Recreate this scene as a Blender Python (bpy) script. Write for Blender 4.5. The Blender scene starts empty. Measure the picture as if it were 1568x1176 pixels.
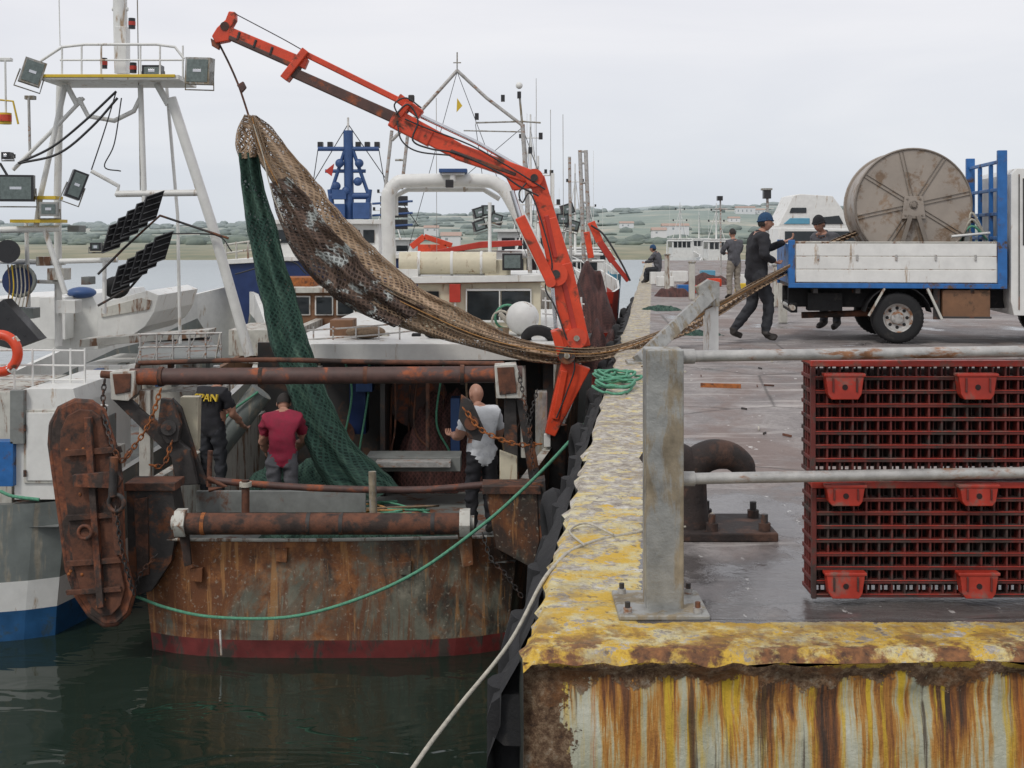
import bpy, math, random
from mathutils import Vector, Matrix, noise
random.seed(11)
V=Vector
F=1880.0; EYE=1.55; ZW=-3.24
def S(a,b,Y):
    "image pixel column / row / chosen depth -> world metres (quay surface is z=0)"
    return V(((a-784)*Y/F, Y, EYE-(b-362)*Y/F))  # image pixel coordinates projected out to an estimated depth
def lerp(a,b,t): return a+(b-a)*t
def sm(t,a,b):
    t=max(0,min(1,(t-a)/(b-a))); return t*t*(3-2*t)

# ------------------------------------------------------------------ materials
class N:
    def __init__(s,name):
        s.m=bpy.data.materials.new(name); s.m.use_nodes=True
        s.t=s.m.node_tree; s.b=s.t.nodes['Principled BSDF']; s.out=s.t.nodes['Material Output']
        s.co=s.t.nodes.new('ShaderNodeTexCoord').outputs['Object']
    def n(s,ty): return s.t.nodes.new(ty)
    def l(s,a,b): s.t.links.new(a,b)
    def put(s,sock,v):
        if hasattr(v,'is_output'): s.l(v,sock)
        else:
            if isinstance(v,(tuple,list)) and len(v)==3 and sock.type=='RGBA': v=(*v,1)
            sock.default_value=v
    def map(s,sc=(1,1,1),rot=(0,0,0),co=None):
        m=s.n('ShaderNodeMapping'); s.l(co or s.co,m.inputs[0]); m.inputs['Scale'].default_value=sc; m.inputs['Rotation'].default_value=rot; return m.outputs[0]
    def noise(s,scale,detail=5,rough=.6,vec=None,dist=0):
        n=s.n('ShaderNodeTexNoise'); s.l(vec or s.co,n.inputs['Vector'])
        n.inputs['Scale'].default_value=scale; n.inputs['Detail'].default_value=detail; n.inputs['Roughness'].default_value=rough; n.inputs['Distortion'].default_value=dist
        return n.outputs['Fac']
    def ramp(s,f,stops):
        r=s.n('ShaderNodeValToRGB'); s.put(r.inputs[0],f); e=r.color_ramp.elements
        while len(e)<len(stops): e.new(.5)
        for i,(p,c) in enumerate(stops):
            if not isinstance(c,tuple): c=(c,c,c)
            e[i].position=p; e[i].color=(*c,1)
        return r.outputs[0]
    def mix(s,f,a,b,mode='MIX'):
        m=s.n('ShaderNodeMixRGB'); m.blend_type=mode; s.put(m.inputs[0],f); s.put(m.inputs[1],a); s.put(m.inputs[2],b); return m.outputs[0]
    def math(s,op,a,b=0.0,c=None,clamp=False):
        m=s.n('ShaderNodeMath'); m.operation=op; m.use_clamp=clamp; s.put(m.inputs[0],a); s.put(m.inputs[1],b)
        if c is not None: s.put(m.inputs[2],c)
        return m.outputs[0]
    def mr(s,v,a,b,c=0.,d=1.):
        m=s.n('ShaderNodeMapRange'); s.put(m.inputs[0],v)
        for i,x in enumerate((a,b,c,d)): m.inputs[i+1].default_value=x
        return m.outputs[0]
    def xyz(s):
        x=s.n('ShaderNodeSeparateXYZ'); s.l(s.co,x.inputs[0]); return x.outputs
    def bump(s,h,st,dist=.02):
        b=s.n('ShaderNodeBump'); b.inputs['Strength'].default_value=st; b.inputs['Distance'].default_value=dist; s.put(b.inputs['Height'],h); s.l(b.outputs[0],s.b.inputs['Normal'])
    def fin(s,col,rough=.6,metal=0.):
        s.put(s.b.inputs['Base Color'],col); s.put(s.b.inputs['Roughness'],rough); s.put(s.b.inputs['Metallic'],metal); return s.m

def M(name,base,var=.18,rough=.55,metal=0.,scale=7,dirt=None,amt=.35,dscale=2.5,stretch=(1,1,1),bump=.15,hi2=None):
    s=N(name)
    lo=tuple(c*(1-var) for c in base); hi=hi2 or tuple(min(1,c*(1+var)) for c in base)
    n1=s.noise(scale,4,.65); col=s.ramp(n1,[(.3,lo),(.7,hi)])
    r=s.mr(n1,.3,.7,rough-.1,rough+.12)
    metal_=metal
    if dirt:
        n2=s.noise(dscale,7,.68,s.map(stretch),.3)
        th=.5+(.5-amt)*.42
        mask=s.ramp(n2,[(th-.035,0.),(th+.05,1.)])
        dc=s.ramp(n1,[(.3,tuple(c*.6 for c in dirt)),(.7,tuple(min(1,c*1.4) for c in dirt))])
        col=s.mix(mask,col,dc); r=s.mix(mask,r,(.85,.85,.85))
        if metal>0: metal_=s.mix(mask,(metal,)*3,(0,0,0))
    if bump>.2: s.bump(s.noise(scale*4,4,.7),bump,.01)
    return s.fin(col,r,metal_)

RU=(.17,.065,.03)
m_white=M('weathered_white_paint',(.69,.69,.66),.08,.4,0,5,(.36,.26,.17),.2,2.2,(2.5,2.5,.5))
m_white2=M('cream_paint',(.61,.56,.42),.09,.42,0,5,(.3,.19,.1),.2,2.5,(2.5,2.5,.6))
m_dirtywhite=M('dirty_white_paint',(.50,.49,.44),.14,.5,0,6,(.20,.11,.065),.38,2.6,(2.5,2.5,.5))
m_orange=M('orange_red_crane_paint',(.64,.062,.02),.2,.38,0,4,(.14,.05,.03),.28,3.5,(1,1,1))
m_brownsteel=M('brown_grimy_steel',(.085,.045,.037),.35,.6,0,6,(.24,.07,.03),.33,3)
m_rust=M('heavy_rust',(.12,.048,.027),.45,.8,0,9,(.04,.027,.022),.45,3,(1,1,1),.5)
m_rustor=M('orange_rust',(.33,.11,.03),.4,.85,0,12,(.1,.04,.02),.4,6,(1,1,1),.5)
m_rustred=M('red_brown_rust_board',(.125,.046,.03),.5,.75,0,11,(.05,.036,.03),.43,2.2,(1.6,1,.6),.6,(.27,.09,.04))
m_darksteel=M('dark_steel',(.042,.038,.036),.35,.6,.15,8,RU,.38,3,(1,1,1),.35)
m_galv=M('galvanised_steel',(.34,.34,.32),.25,.42,.5,9,(.24,.20,.14),.44,4,(2,2,.5),.25)
m_galv2=M('galvanised_rail_worn',(.42,.41,.39),.22,.5,.3,14,(.25,.12,.06),.33,8,(.6,1.5,1.5),.22)
m_black=M('black_rubber',(.011,.011,.012),.3,.8,0,10,(.028,.026,.024),.25,5,(1,1,1),.5)
m_blackgl=M('black_gloss_lamp',(.02,.02,.022),.25,.35,0,6)
m_lampgrey=M('lamp_housing_grey',(.07,.072,.075),.3,.45,0,9)
m_glass=M('dark_window_glass',(.02,.025,.028),.3,.08,0,3)
m_lens=M('lamp_lens_glass',(.13,.16,.15),.25,.12,.2,20)
m_blue=M('blue_truck_paint',(.02,.125,.36),.2,.42,0,6,(.1,.06,.04),.28,4)
m_navy=M('navy_boat_paint',(.011,.03,.11),.2,.4,0,4,(.12,.09,.07),.15,3)
m_bluemast=M('blue_mast_paint',(.03,.075,.2),.15,.5,0,5)
m_redpaint=M('red_paint',(.42,.035,.02),.15,.45,0,5)
m_yellow=M('yellow_paint',(.62,.43,.03),.1,.45,0,5)
m_tealblue=M('light_blue_paint',(.1,.3,.42),.1,.45,0,5)
m_grey=M('grey_deck_paint',(.19,.20,.19),.2,.6,0,6,RU,.3,2)
m_hullgrey=M('grey_hull_paint',(.17,.19,.18),.16,.5,0,4,(.28,.26,.21),.33,2.5,(3,3,.4))
m_bluehull=M('blue_boot_paint',(.012,.08,.2),.25,.5,0,4,(.03,.06,.08),.3,3)
m_drum=M('drum_steel_plate',(.33,.285,.24),.14,.42,.2,2,(.22,.155,.105),.38,3,(1,1,1),.1)
m_drumrib=M('drum_ribs',(.21,.18,.15),.15,.5,.2,5)
m_wood=M('brown_wood_panel',(.18,.09,.045),.25,.6,0,5,(.08,.05,.03),.3,3)
m_ropeg=M('green_rope',(.10,.30,.19),.3,.8,0,40,bump=.5)
m_ropew=M('pale_rope',(.46,.43,.36),.25,.8,0,40,bump=.5)
m_ropeb=M('brown_rope',(.24,.17,.11),.3,.85,0,40,bump=.5)
m_ropey=M('orange_twine',(.42,.22,.08),.3,.85,0,40,bump=.5)
m_cable=M('cable_dark',(.03,.03,.032),.2,.5,0,10)
m_chrome=M('cylinder_rod_chrome',(.6,.6,.62),.1,.2,.9,6)
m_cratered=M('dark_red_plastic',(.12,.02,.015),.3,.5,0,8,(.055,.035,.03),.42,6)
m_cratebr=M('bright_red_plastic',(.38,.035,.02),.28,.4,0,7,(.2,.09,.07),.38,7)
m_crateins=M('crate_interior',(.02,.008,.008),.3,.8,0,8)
m_void=M('deckhouse_painted_shade',(.028,.027,.026),.35,.7,0,4,(.08,.045,.03),.35,3)  # near-black base paints in the cavity's shade; brown blotches are dirt
m_skin=M('skin',(.40,.21,.145),.08,.5,0,20)
m_hair=M('dark_hair',(.02,.015,.012),.3,.7,0,60,bump=.6)
m_eye=M('eye_white',(.7,.7,.68),.02,.3); m_lip=M('lip',(.3,.1,.08),.1,.5)
m_bollard=M('bollard_cast_iron',(.026,.018,.016),.4,.8,0,10,(.07,.036,.025),.36,5,(1,1,1),.6)

def hullrust():
    s=N('rust_streaked_hull_paint')
    x,y,z=s.xyz()
    a=s.ramp(s.noise(2.2,6,.65),[(.32,(.085,.09,.07)),(.55,(.17,.165,.125)),(.72,(.28,.26,.20))])
    blot=s.noise(.9,9,.7,s.map((1.,1.,.75)),.7)
    side=s.math('ADD',s.mr(x,-4.3,-2.2,.10,.03),s.mr(z,-3.0,-1.9,-.03,.05))
    c=s.mix(s.ramp(s.math('ADD',blot,side),[(.47,0.),(.56,1.)]),a,s.ramp(s.noise(5,8,.74),[(.3,(.055,.028,.016)),(.47,(.17,.065,.024)),(.6,(.30,.12,.04)),(.74,(.44,.21,.08))]))
    st=s.noise(1.5,8,.7,s.map((2.4,2.4,.5)),.8)
    c=s.mix(s.math('MULTIPLY',s.ramp(st,[(.49,0.),(.57,1.)]),.85),c,(.15,.055,.022))
    dk=s.noise(1.2,8,.7,s.map((1.5,1.5,.6)),.4)
    c=s.mix(s.math('MULTIPLY',s.ramp(s.math('ADD',dk,s.mr(x,-2.,0.,0,.10)),[(.55,0.),(.64,1.)]),.85),c,(.035,.028,.024))
    st3=s.noise(4,7,.65,s.map((3.,3.,.2)),.2)
    c=s.mix(s.math('MULTIPLY',s.ramp(st3,[(.57,0.),(.64,1.)]),.7),c,(.42,.21,.075))
    c=s.mix(s.math('MULTIPLY',s.ramp(s.noise(22,4,.6),[(.6,0.),(.68,1.)]),.5),c,(.42,.38,.30))
    s.bump(s.noise(12,5,.7),.5,.015)
    return s.fin(c,s.ramp(blot,[(.4,.45),(.6,.85)]))
m_hull=hullrust()
m_boot=M('red_antifouling',(.14,.02,.018),.3,.6,0,4,(.05,.04,.032),.4,2.5,(2,2,.7))

def netmat(name,c1,c2,pitch=.045,open_=.5,pale=False,cm=None,d0=.60,d1=.80):
    s=N(name)
    uv=s.n('ShaderNodeUVMap'); 
    sep=s.n('ShaderNodeSeparateXYZ'); s.l(uv.outputs[0],sep.inputs[0]); u,v=sep.outputs[0],sep.outputs[1]
    def line(sgn):
        a=s.math('ADD' if sgn>0 else 'SUBTRACT',s.math('MULTIPLY',u,1/pitch),s.math('MULTIPLY',v,.6/pitch))
        fr=s.math('FRACT',a); return s.math('LESS_THAN',fr,.36)
    ln=s.math('MAXIMUM',line(1),line(-1))
    mp=s.n('ShaderNodeMapping'); s.l(uv.outputs[0],mp.inputs[0]); mp.inputs['Scale'].default_value=(9,1.4,1)
    fold=s.noise(1.6,5,.62,mp.outputs[0],.6)
    big=s.noise(1.3,4,.6)
    st=[(.3,c1),(.68,c2)] if cm is None else [(.28,c1),(.5,cm),(.7,c2)]
    col=s.ramp(fold,st)
    if pale: col=s.mix(s.ramp(s.noise(2.6,6,.7,None,.5),[(.56,0.),(.60,1.)]),col,(.42,.45,.43))
    col=s.mix(s.math('MULTIPLY',s.math('SUBTRACT',1.,ln),.5),col,tuple(x*.4 for x in c1))
    dens=s.ramp(s.math('ADD',fold,s.math('MULTIPLY',big,.6)),[(d0,0.),(d1,1.)])
    alpha=s.math('MAXIMUM',ln,s.math('MAXIMUM',dens,1-open_))
    s.put(s.b.inputs['Alpha'],alpha)
    s.bump(fold,.7,.05)
    return s.fin(col,.88)
m_netb=netmat('brown_trawl_net',(.18,.115,.07),(.56,.41,.28),.055,.85,cm=(.36,.25,.16),d0=.70,d1=.95)
m_netg=netmat('green_trawl_net',(.009,.032,.025),(.075,.14,.10),.05,.35,cm=(.028,.075,.055))
m_netd=netmat('dark_codend_net',(.025,.018,.016),(.17,.11,.08),.055,.7,True,d0=.68,d1=.9)
m_nd=netmat('black_red_net',(.03,.018,.018),(.14,.055,.045),.06,.1)

# ------------------------------------------------------------------ geometry builder
class Ob:
    def __init__(s,name,bevel=0.): s.name=name; s.parts={}; s.cur='body'; s.bevel=bevel
    def part(s,p): s.cur=p; return s
    def add(s,vs,fs,mat,smooth=False,uvs=None):
        P=s.parts.setdefault(s.cur,dict(v=[],f=[],m=[],s=[],uv=[],mats=[]))
        o=len(P['v']); P['v']+= [tuple(v) for v in vs]
        if mat not in P['mats']: P['mats'].append(mat)
        mi=P['mats'].index(mat)
        for f in fs:
            P['f'].append([o+i for i in f]); P['m'].append(mi); P['s'].append(smooth)
            P['uv']+= [(uvs[i] if uvs else (0,0)) for i in f]
    def hexa(s,c,mat): s.add(c,[(0,3,2,1),(4,5,6,7),(0,1,5,4),(1,2,6,5),(2,3,7,6),(3,0,4,7)],mat)
    def box(s,lo,hi,mat):
        x0,y0,z0=lo; x1,y1,z1=hi
        s.hexa([(x0,y0,z0),(x1,y0,z0),(x1,y1,z0),(x0,y1,z0),(x0,y0,z1),(x1,y0,z1),(x1,y1,z1),(x0,y1,z1)],mat)
    def beam(s,p,q,w,h,mat,w2=None,ref=V((0,1,0))):
        p=V(p);q=V(q); d=(q-p).normalized()
        if abs(d.dot(ref))>.97: ref=V((1,0,0))
        u=d.cross(ref).normalized(); v=u.cross(d).normalized(); w2=w if w2 is None else w2
        c=[]
        for pt,ww in ((p,w),(q,w2)):
            for a,b in ((-1,-1),(1,-1),(1,1),(-1,1)): c.append(pt+u*(a*ww/2)+v*(b*h/2))
        s.hexa(c,mat)
    def sbox(s,a0,b0,a1,b1,Y,dep,mat):
        "box whose near face spans two image-pixel corners at chosen depth Y"
        p=S(a0,b1,Y);q=S(a1,b0,Y); s.box((p.x,Y,p.z),(q.x,Y+dep,q.z),mat)  # corners are given as image pixels
    def prism(s,pts,ext,mat):
        n=len(pts); ext=V(ext); pts=[V(p) for p in pts]
        vs=pts+[p+ext for p in pts]
        fs=[tuple(range(n)),tuple(range(2*n-1,n-1,-1))]+[(i,(i+1)%n,n+(i+1)%n,n+i)[::-1] for i in range(n)]
        s.add(vs,fs,mat)
    def sprism(s,pp,Y,dep,mat): s.prism([S(a,b,Y) for a,b in pp],(0,dep,0),mat)
    def tube(s,pts,r,mat,n=10,smooth_path=False,caps=True):
        pts=[V(p) for p in pts]
        rs=list(r) if isinstance(r,(list,tuple)) else [r]*len(pts)
        if smooth_path and len(pts)>2: pts,rs=catmull(pts,rs,6)
        t0=(pts[1]-pts[0]).normalized(); a=V((0,0,1)) if abs(t0.z)<.9 else V((1,0,0))
        u=t0.cross(a).normalized(); vs=[];fs=[]
        for i,p in enumerate(pts):
            if i==0:t=t0
            elif i==len(pts)-1:t=(pts[i]-pts[i-1]).normalized()
            else:
                t=(pts[i+1]-pts[i-1])
                t=t.normalized() if t.length>1e-9 else t0
            u=(u-t*u.dot(t)); u=u.normalized() if u.length>1e-6 else t.orthogonal().normalized()
            w=t.cross(u)
            for k in range(n):
                an=2*math.pi*k/n; vs.append(p+(u*math.cos(an)+w*math.sin(an))*rs[i])
        for i in range(len(pts)-1):
            for k in range(n):
                k2=(k+1)%n; fs.append((i*n+k,i*n+k2,(i+1)*n+k2,(i+1)*n+k))
        s.add(vs,fs,mat,True)
        if caps:
            m=len(pts)-1
            s.add(vs[:n],[tuple(range(n))[::-1]],mat); s.add(vs[m*n:],[tuple(range(n))],mat)
    def stube(s,pp,Y,r,mat,n=10,sp=False):
        s.tube([S(p[0],p[1],p[2] if len(p)>2 else Y) for p in pp],r,mat,n,sp)
    def ell(s,c,r,mat,seg=16,rings=10,R=None,fn=None,keep=None):
        if isinstance(r,(int,float)): r=(r,r,r)
        c=V(c); vs=[];fs=[];us=[]
        for i in range(rings+1):
            th=math.pi*i/rings
            for k in range(seg):
                ph=2*math.pi*k/seg
                us.append(V((math.sin(th)*math.cos(ph),math.sin(th)*math.sin(ph),math.cos(th))))
        for q in us:
            p=V((q.x*r[0],q.y*r[1],q.z*r[2]))
            if fn: p=fn(q,p)
            if R: p=R@p
            vs.append(c+p)
        for i in range(rings):
            for k in range(seg):
                k2=(k+1)%seg; f=(i*seg+k,(i+1)*seg+k,(i+1)*seg+k2,i*seg+k2)
                if keep is None or all(keep(us[j]) for j in f): fs.append(f)
        s.add(vs,fs,mat,True)
    def revolve(s,c,axis,prof,mat,n=36,smooth=True):
        c=V(c);axis=V(axis).normalized(); u=axis.orthogonal().normalized(); w=axis.cross(u); vs=[];fs=[]
        for r,h in prof:
            for k in range(n):
                a=2*math.pi*k/n; vs.append(c+axis*h+(u*math.cos(a)+w*math.sin(a))*r)
        for i in range(len(prof)-1):
            for k in range(n):
                k2=(k+1)%n; fs.append((i*n+k,i*n+k2,(i+1)*n+k2,(i+1)*n+k))
        s.add(vs,fs,mat,smooth)
    def torus(s,c,axis,R,r,mat,n=24,m=8):
        prof=[(R+r*math.cos(2*math.pi*i/m),r*math.sin(2*math.pi*i/m)) for i in range(m+1)]
        s.revolve(c,axis,prof,mat,n)
    def chain(s,pts,L,mat):
        pts=[V(p) for p in pts]; pts,_=catmull(pts,[0]*len(pts),12)
        d=0; nxt=0; k=0
        for i in range(len(pts)-1):
            seg=pts[i+1]-pts[i]; sl=seg.length
            while nxt<=d+sl and sl>0:
                p=pts[i]+seg*((nxt-d)/sl); t=seg.normalized()
                side=t.cross(V((0,1,0))).normalized() if k%2 else V((0,1,0)); side=(side-t*side.dot(t)).normalized()
                ring=[]
                for j in range(9):
                    a=2*math.pi*j/8; ring.append(p+t*(math.cos(a)*L*.62)+side*(math.sin(a)*L*.36))
                s.tube(ring,L*.14,mat,5,caps=False)
                nxt+=L*.9; k+=1
            d+=sl
    def build(s):
        objs=[]
        multi=len(s.parts)>1
        root=None
        if multi:
            root=bpy.data.objects.new(s.name,None); bpy.context.collection.objects.link(root)
        for pn,P in s.parts.items():
            me=bpy.data.meshes.new(pn if multi else s.name); me.from_pydata(P['v'],[],P['f'])
            for m in P['mats']: me.materials.append(m)
            me.polygons.foreach_set('material_index',P['m']); me.polygons.foreach_set('use_smooth',P['s'])
            uv=me.uv_layers.new(name='UVMap'); uv.data.foreach_set('uv',[c for t in P['uv'] for c in t])
            me.update()
            o=bpy.data.objects.new(pn if multi else s.name,me); bpy.context.collection.objects.link(o)
            if multi: o.parent=root
            if s.bevel>0:
                b=o.modifiers.new('Bevel','BEVEL'); b.width=s.bevel; b.segments=2; b.limit_method='ANGLE'; b.angle_limit=math.radians(50)
            objs.append(o)
        return root or objs[0]

def catmull(pts,rs,k):
    P=[pts[0]*2-pts[1]]+list(pts)+[pts[-1]*2-pts[-2]]; out=[];ro=[]
    for i in range(1,len(P)-2):
        for j in range(k):
            t=j/k; a,b,c,d=P[i-1],P[i],P[i+1],P[i+2]
            out.append(.5*((2*b)+(c-a)*t+(2*a-5*b+4*c-d)*t*t+(3*b-a-3*c+d)*t**3)); ro.append(lerp(rs[i-1],rs[i],t))
    out.append(P[-2]); ro.append(rs[-1]); return out,ro

# ------------------------------------------------------------------ world, sun, camera
w=bpy.data.worlds.new('World'); bpy.context.scene.world=w; w.use_nodes=True; nt=w.node_tree
bg=nt.nodes['Background']
sky=nt.nodes.new('ShaderNodeTexSky'); sky.sky_type='NISHITA'; sky.sun_disc=False; sky.sun_elevation=math.radians(48); sky.sun_rotation=math.radians(215)
hs=nt.nodes.new('ShaderNodeHueSaturation'); hs.inputs['Saturation'].default_value=.35; nt.links.new(sky.outputs[0],hs.inputs['Color'])
tc=nt.nodes.new('ShaderNodeTexCoord'); sx=nt.nodes.new('ShaderNodeSeparateXYZ'); nt.links.new(tc.outputs['Generated'],sx.inputs[0])
rp=nt.nodes.new('ShaderNodeValToRGB'); nt.links.new(sx.outputs[2],rp.inputs[0])
e=rp.color_ramp.elements; e[0].position=0.0; e[0].color=(.70,.75,.81,1); e[1].position=.2; e[1].color=(.91,.91,.95,1)
e.new(.07).color=(.80,.83,.88,1)
mp=nt.nodes.new('ShaderNodeMapping'); mp.inputs['Scale'].default_value=(1,1,5); nt.links.new(tc.outputs['Generated'],mp.inputs[0])
cn=nt.nodes.new('ShaderNodeTexNoise'); cn.inputs['Scale'].default_value=2.2; cn.inputs['Detail'].default_value=7; cn.inputs['Distortion'].default_value=.6; nt.links.new(mp.outputs[0],cn.inputs[0])
cr=nt.nodes.new('ShaderNodeValToRGB'); nt.links.new(cn.outputs['Fac'],cr.inputs[0]); e=cr.color_ramp.elements
e[0].position=.3; e[0].color=(8.9,9.0,9.25,1); e[1].position=.7; e[1].color=(10.3,10.2,10.1,1)
mu=nt.nodes.new('ShaderNodeMixRGB'); mu.blend_type='MULTIPLY'; mu.inputs[0].default_value=1; nt.links.new(rp.outputs[0],mu.inputs[1]); nt.links.new(cr.outputs[0],mu.inputs[2])
mx=nt.nodes.new('ShaderNodeMixRGB'); mx.inputs[0].default_value=.9; nt.links.new(hs.outputs[0],mx.inputs[1]); nt.links.new(mu.outputs[0],mx.inputs[2])
nt.links.new(mx.outputs[0],bg.inputs[0]); bg.inputs[1].default_value=.1
sd=bpy.data.lights.new('sun','SUN'); sd.energy=1.25; sd.angle=math.radians(10); sd.color=(1,.96,.9)
so=bpy.data.objects.new('sun',sd); so.rotation_euler=(math.radians(42),0,math.radians(-35)); bpy.context.collection.objects.link(so)
cd=bpy.data.cameras.new('camera'); cam=bpy.data.objects.new('camera',cd); bpy.context.collection.objects.link(cam)
cam.location=(0,0,EYE); cam.rotation_euler=(math.radians(90),0,0); cd.sensor_width=36; cd.lens=36*F/1568; cd.shift_y=-226/1568; cd.clip_end=12000; cd.clip_start=.05
sc=bpy.context.scene; sc.camera=cam
sc.view_settings.view_transform='Standard'; sc.view_settings.look='None'; sc.view_settings.exposure=0

# ------------------------------------------------------------------ water
def water():
    s=N('harbour_water')
    n=s.noise(.9,2,.45,s.map((1,1.8,1)),1.6); n2=s.noise(.25,2,.5,s.map((1,1.5,1)),.6)
    s.bump(s.math('ADD',n,s.math('MULTIPLY',n2,1.8)),.16,.10)
    s.b.inputs['IOR'].default_value=1.5
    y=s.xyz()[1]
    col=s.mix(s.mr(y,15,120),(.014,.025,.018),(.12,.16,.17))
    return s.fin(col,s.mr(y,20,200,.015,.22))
o=Ob('water'); L=9000
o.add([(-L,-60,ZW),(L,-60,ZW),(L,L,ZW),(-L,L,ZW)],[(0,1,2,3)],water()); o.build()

# ------------------------------------------------------------------ terrain + trees + buildings
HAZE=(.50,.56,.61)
def landmat():
    s=N('marsh_and_hills')
    y=s.xyz()[1]
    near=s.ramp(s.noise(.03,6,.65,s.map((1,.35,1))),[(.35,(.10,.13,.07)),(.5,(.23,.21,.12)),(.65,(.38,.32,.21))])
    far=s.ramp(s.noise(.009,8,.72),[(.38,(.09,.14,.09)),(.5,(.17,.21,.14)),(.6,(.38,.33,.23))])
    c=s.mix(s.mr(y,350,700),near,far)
    c=s.mix(s.mr(y,230,2300,.05,.60),c,HAZE)  # aerial haze painted into the land colour, stronger with distance
    return s.fin(c,.95)
o=Ob('terrain'); NX,NY=260,60; vs=[];fs=[]
def hz(x,Y):
    px=784+x/Y*F
    base=-3.6+1.0*sm(Y,235,275)+1.2*sm(Y,300,600)
    t=sm(Y,550,1900)
    amp=20+36*math.exp(-((px-1060)/330)**2)+14*math.exp(-((px-600)/160)**2)
    return base+t*amp*(.9+.35*noise.noise(V((x*.0035,Y*.002,3))))+t*2.5*noise.noise(V((x*.02,Y*.02,1)))
for j in range(NY+1):
    Y=235+(j/NY)**1.8*2400
    for i in range(NX+1):
        x=(i/NX-.5)*2*Y*.9; 
        yy=Y+ (14*noise.noise(V((x*.02,0,5))) if j<4 else 0)
        vs.append((x,yy,hz(x,Y) if j>0 else -3.8))
for j in range(NY):
    for i in range(NX):
        a=j*(NX+1)+i; fs.append((a,a+1,a+NX+2,a+NX+1))
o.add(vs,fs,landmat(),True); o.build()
def foliage():
    s=N('distant_foliage'); y=s.xyz()[1]
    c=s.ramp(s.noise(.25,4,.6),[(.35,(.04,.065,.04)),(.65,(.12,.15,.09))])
    return s.fin(s.mix(s.mr(y,300,2300,.14,.62),c,HAZE),.95)  # tree colour fades into painted haze with distance
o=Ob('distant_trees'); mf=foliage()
for k in range(2200):
    Y=random.choice([random.uniform(480,700),random.uniform(700,1950),random.uniform(900,1950)]); a=random.uniform(-50,1500)
    if Y<700 and random.random()<.6: continue
    x=(a-784)/F*Y; z=hz(x,Y)
    if noise.noise(V((x*.01,Y*.006,9)))<-.08: continue
    r=random.uniform(1.5,4)*(.6+Y/1500); sd_=random.random()*50
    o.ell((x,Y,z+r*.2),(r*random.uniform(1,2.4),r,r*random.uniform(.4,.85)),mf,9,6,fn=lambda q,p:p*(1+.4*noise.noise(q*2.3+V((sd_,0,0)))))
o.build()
m_farwhite=M('whitewashed_wall',(.64,.65,.66),.05,.8); m_farroof=M('tile_roof',(.40,.29,.24),.1,.8); m_farwin=M('grey_window',(.3,.33,.35),.1,.4)  # far windows get one plain mid-grey
for a,b,Y,wd,hh in ((1035,350,700,15,4),(1142,331,1150,18,7),(1162,331,1160,12,5),(1125,337,1000,9,4),(1185,340,900,9,4),(1010,356,620,7,3),(690,366,450,7,3),(960,345,900,10,4),(660,352,700,8,3)):
    o=Ob('white_building'); x=(a-784)/F*Y; z=hz(x,Y)-1
    z=max(z,EYE-(b-362)*Y/F-hh*.6)
    o.part('walls').box((x-wd/2,Y,z-4),(x+wd/2,Y+8,z+hh),m_farwhite)
    o.part('roof').prism([(x-wd/2-.4,Y-.4,z+hh),(x-wd/2-.4,Y+8.4,z+hh),(x-wd/2-.4,Y+4,z+hh+1.4)],(wd+.8,0,0),m_farroof)
    o.part('windows')
    for k in range(int(wd//4)): o.box((x-wd/2+1.5+k*4,Y-.05,z+hh*.45),(x-wd/2+2.5+k*4,Y+.1,z+hh*.75),m_farwin)
    o.build()

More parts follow.
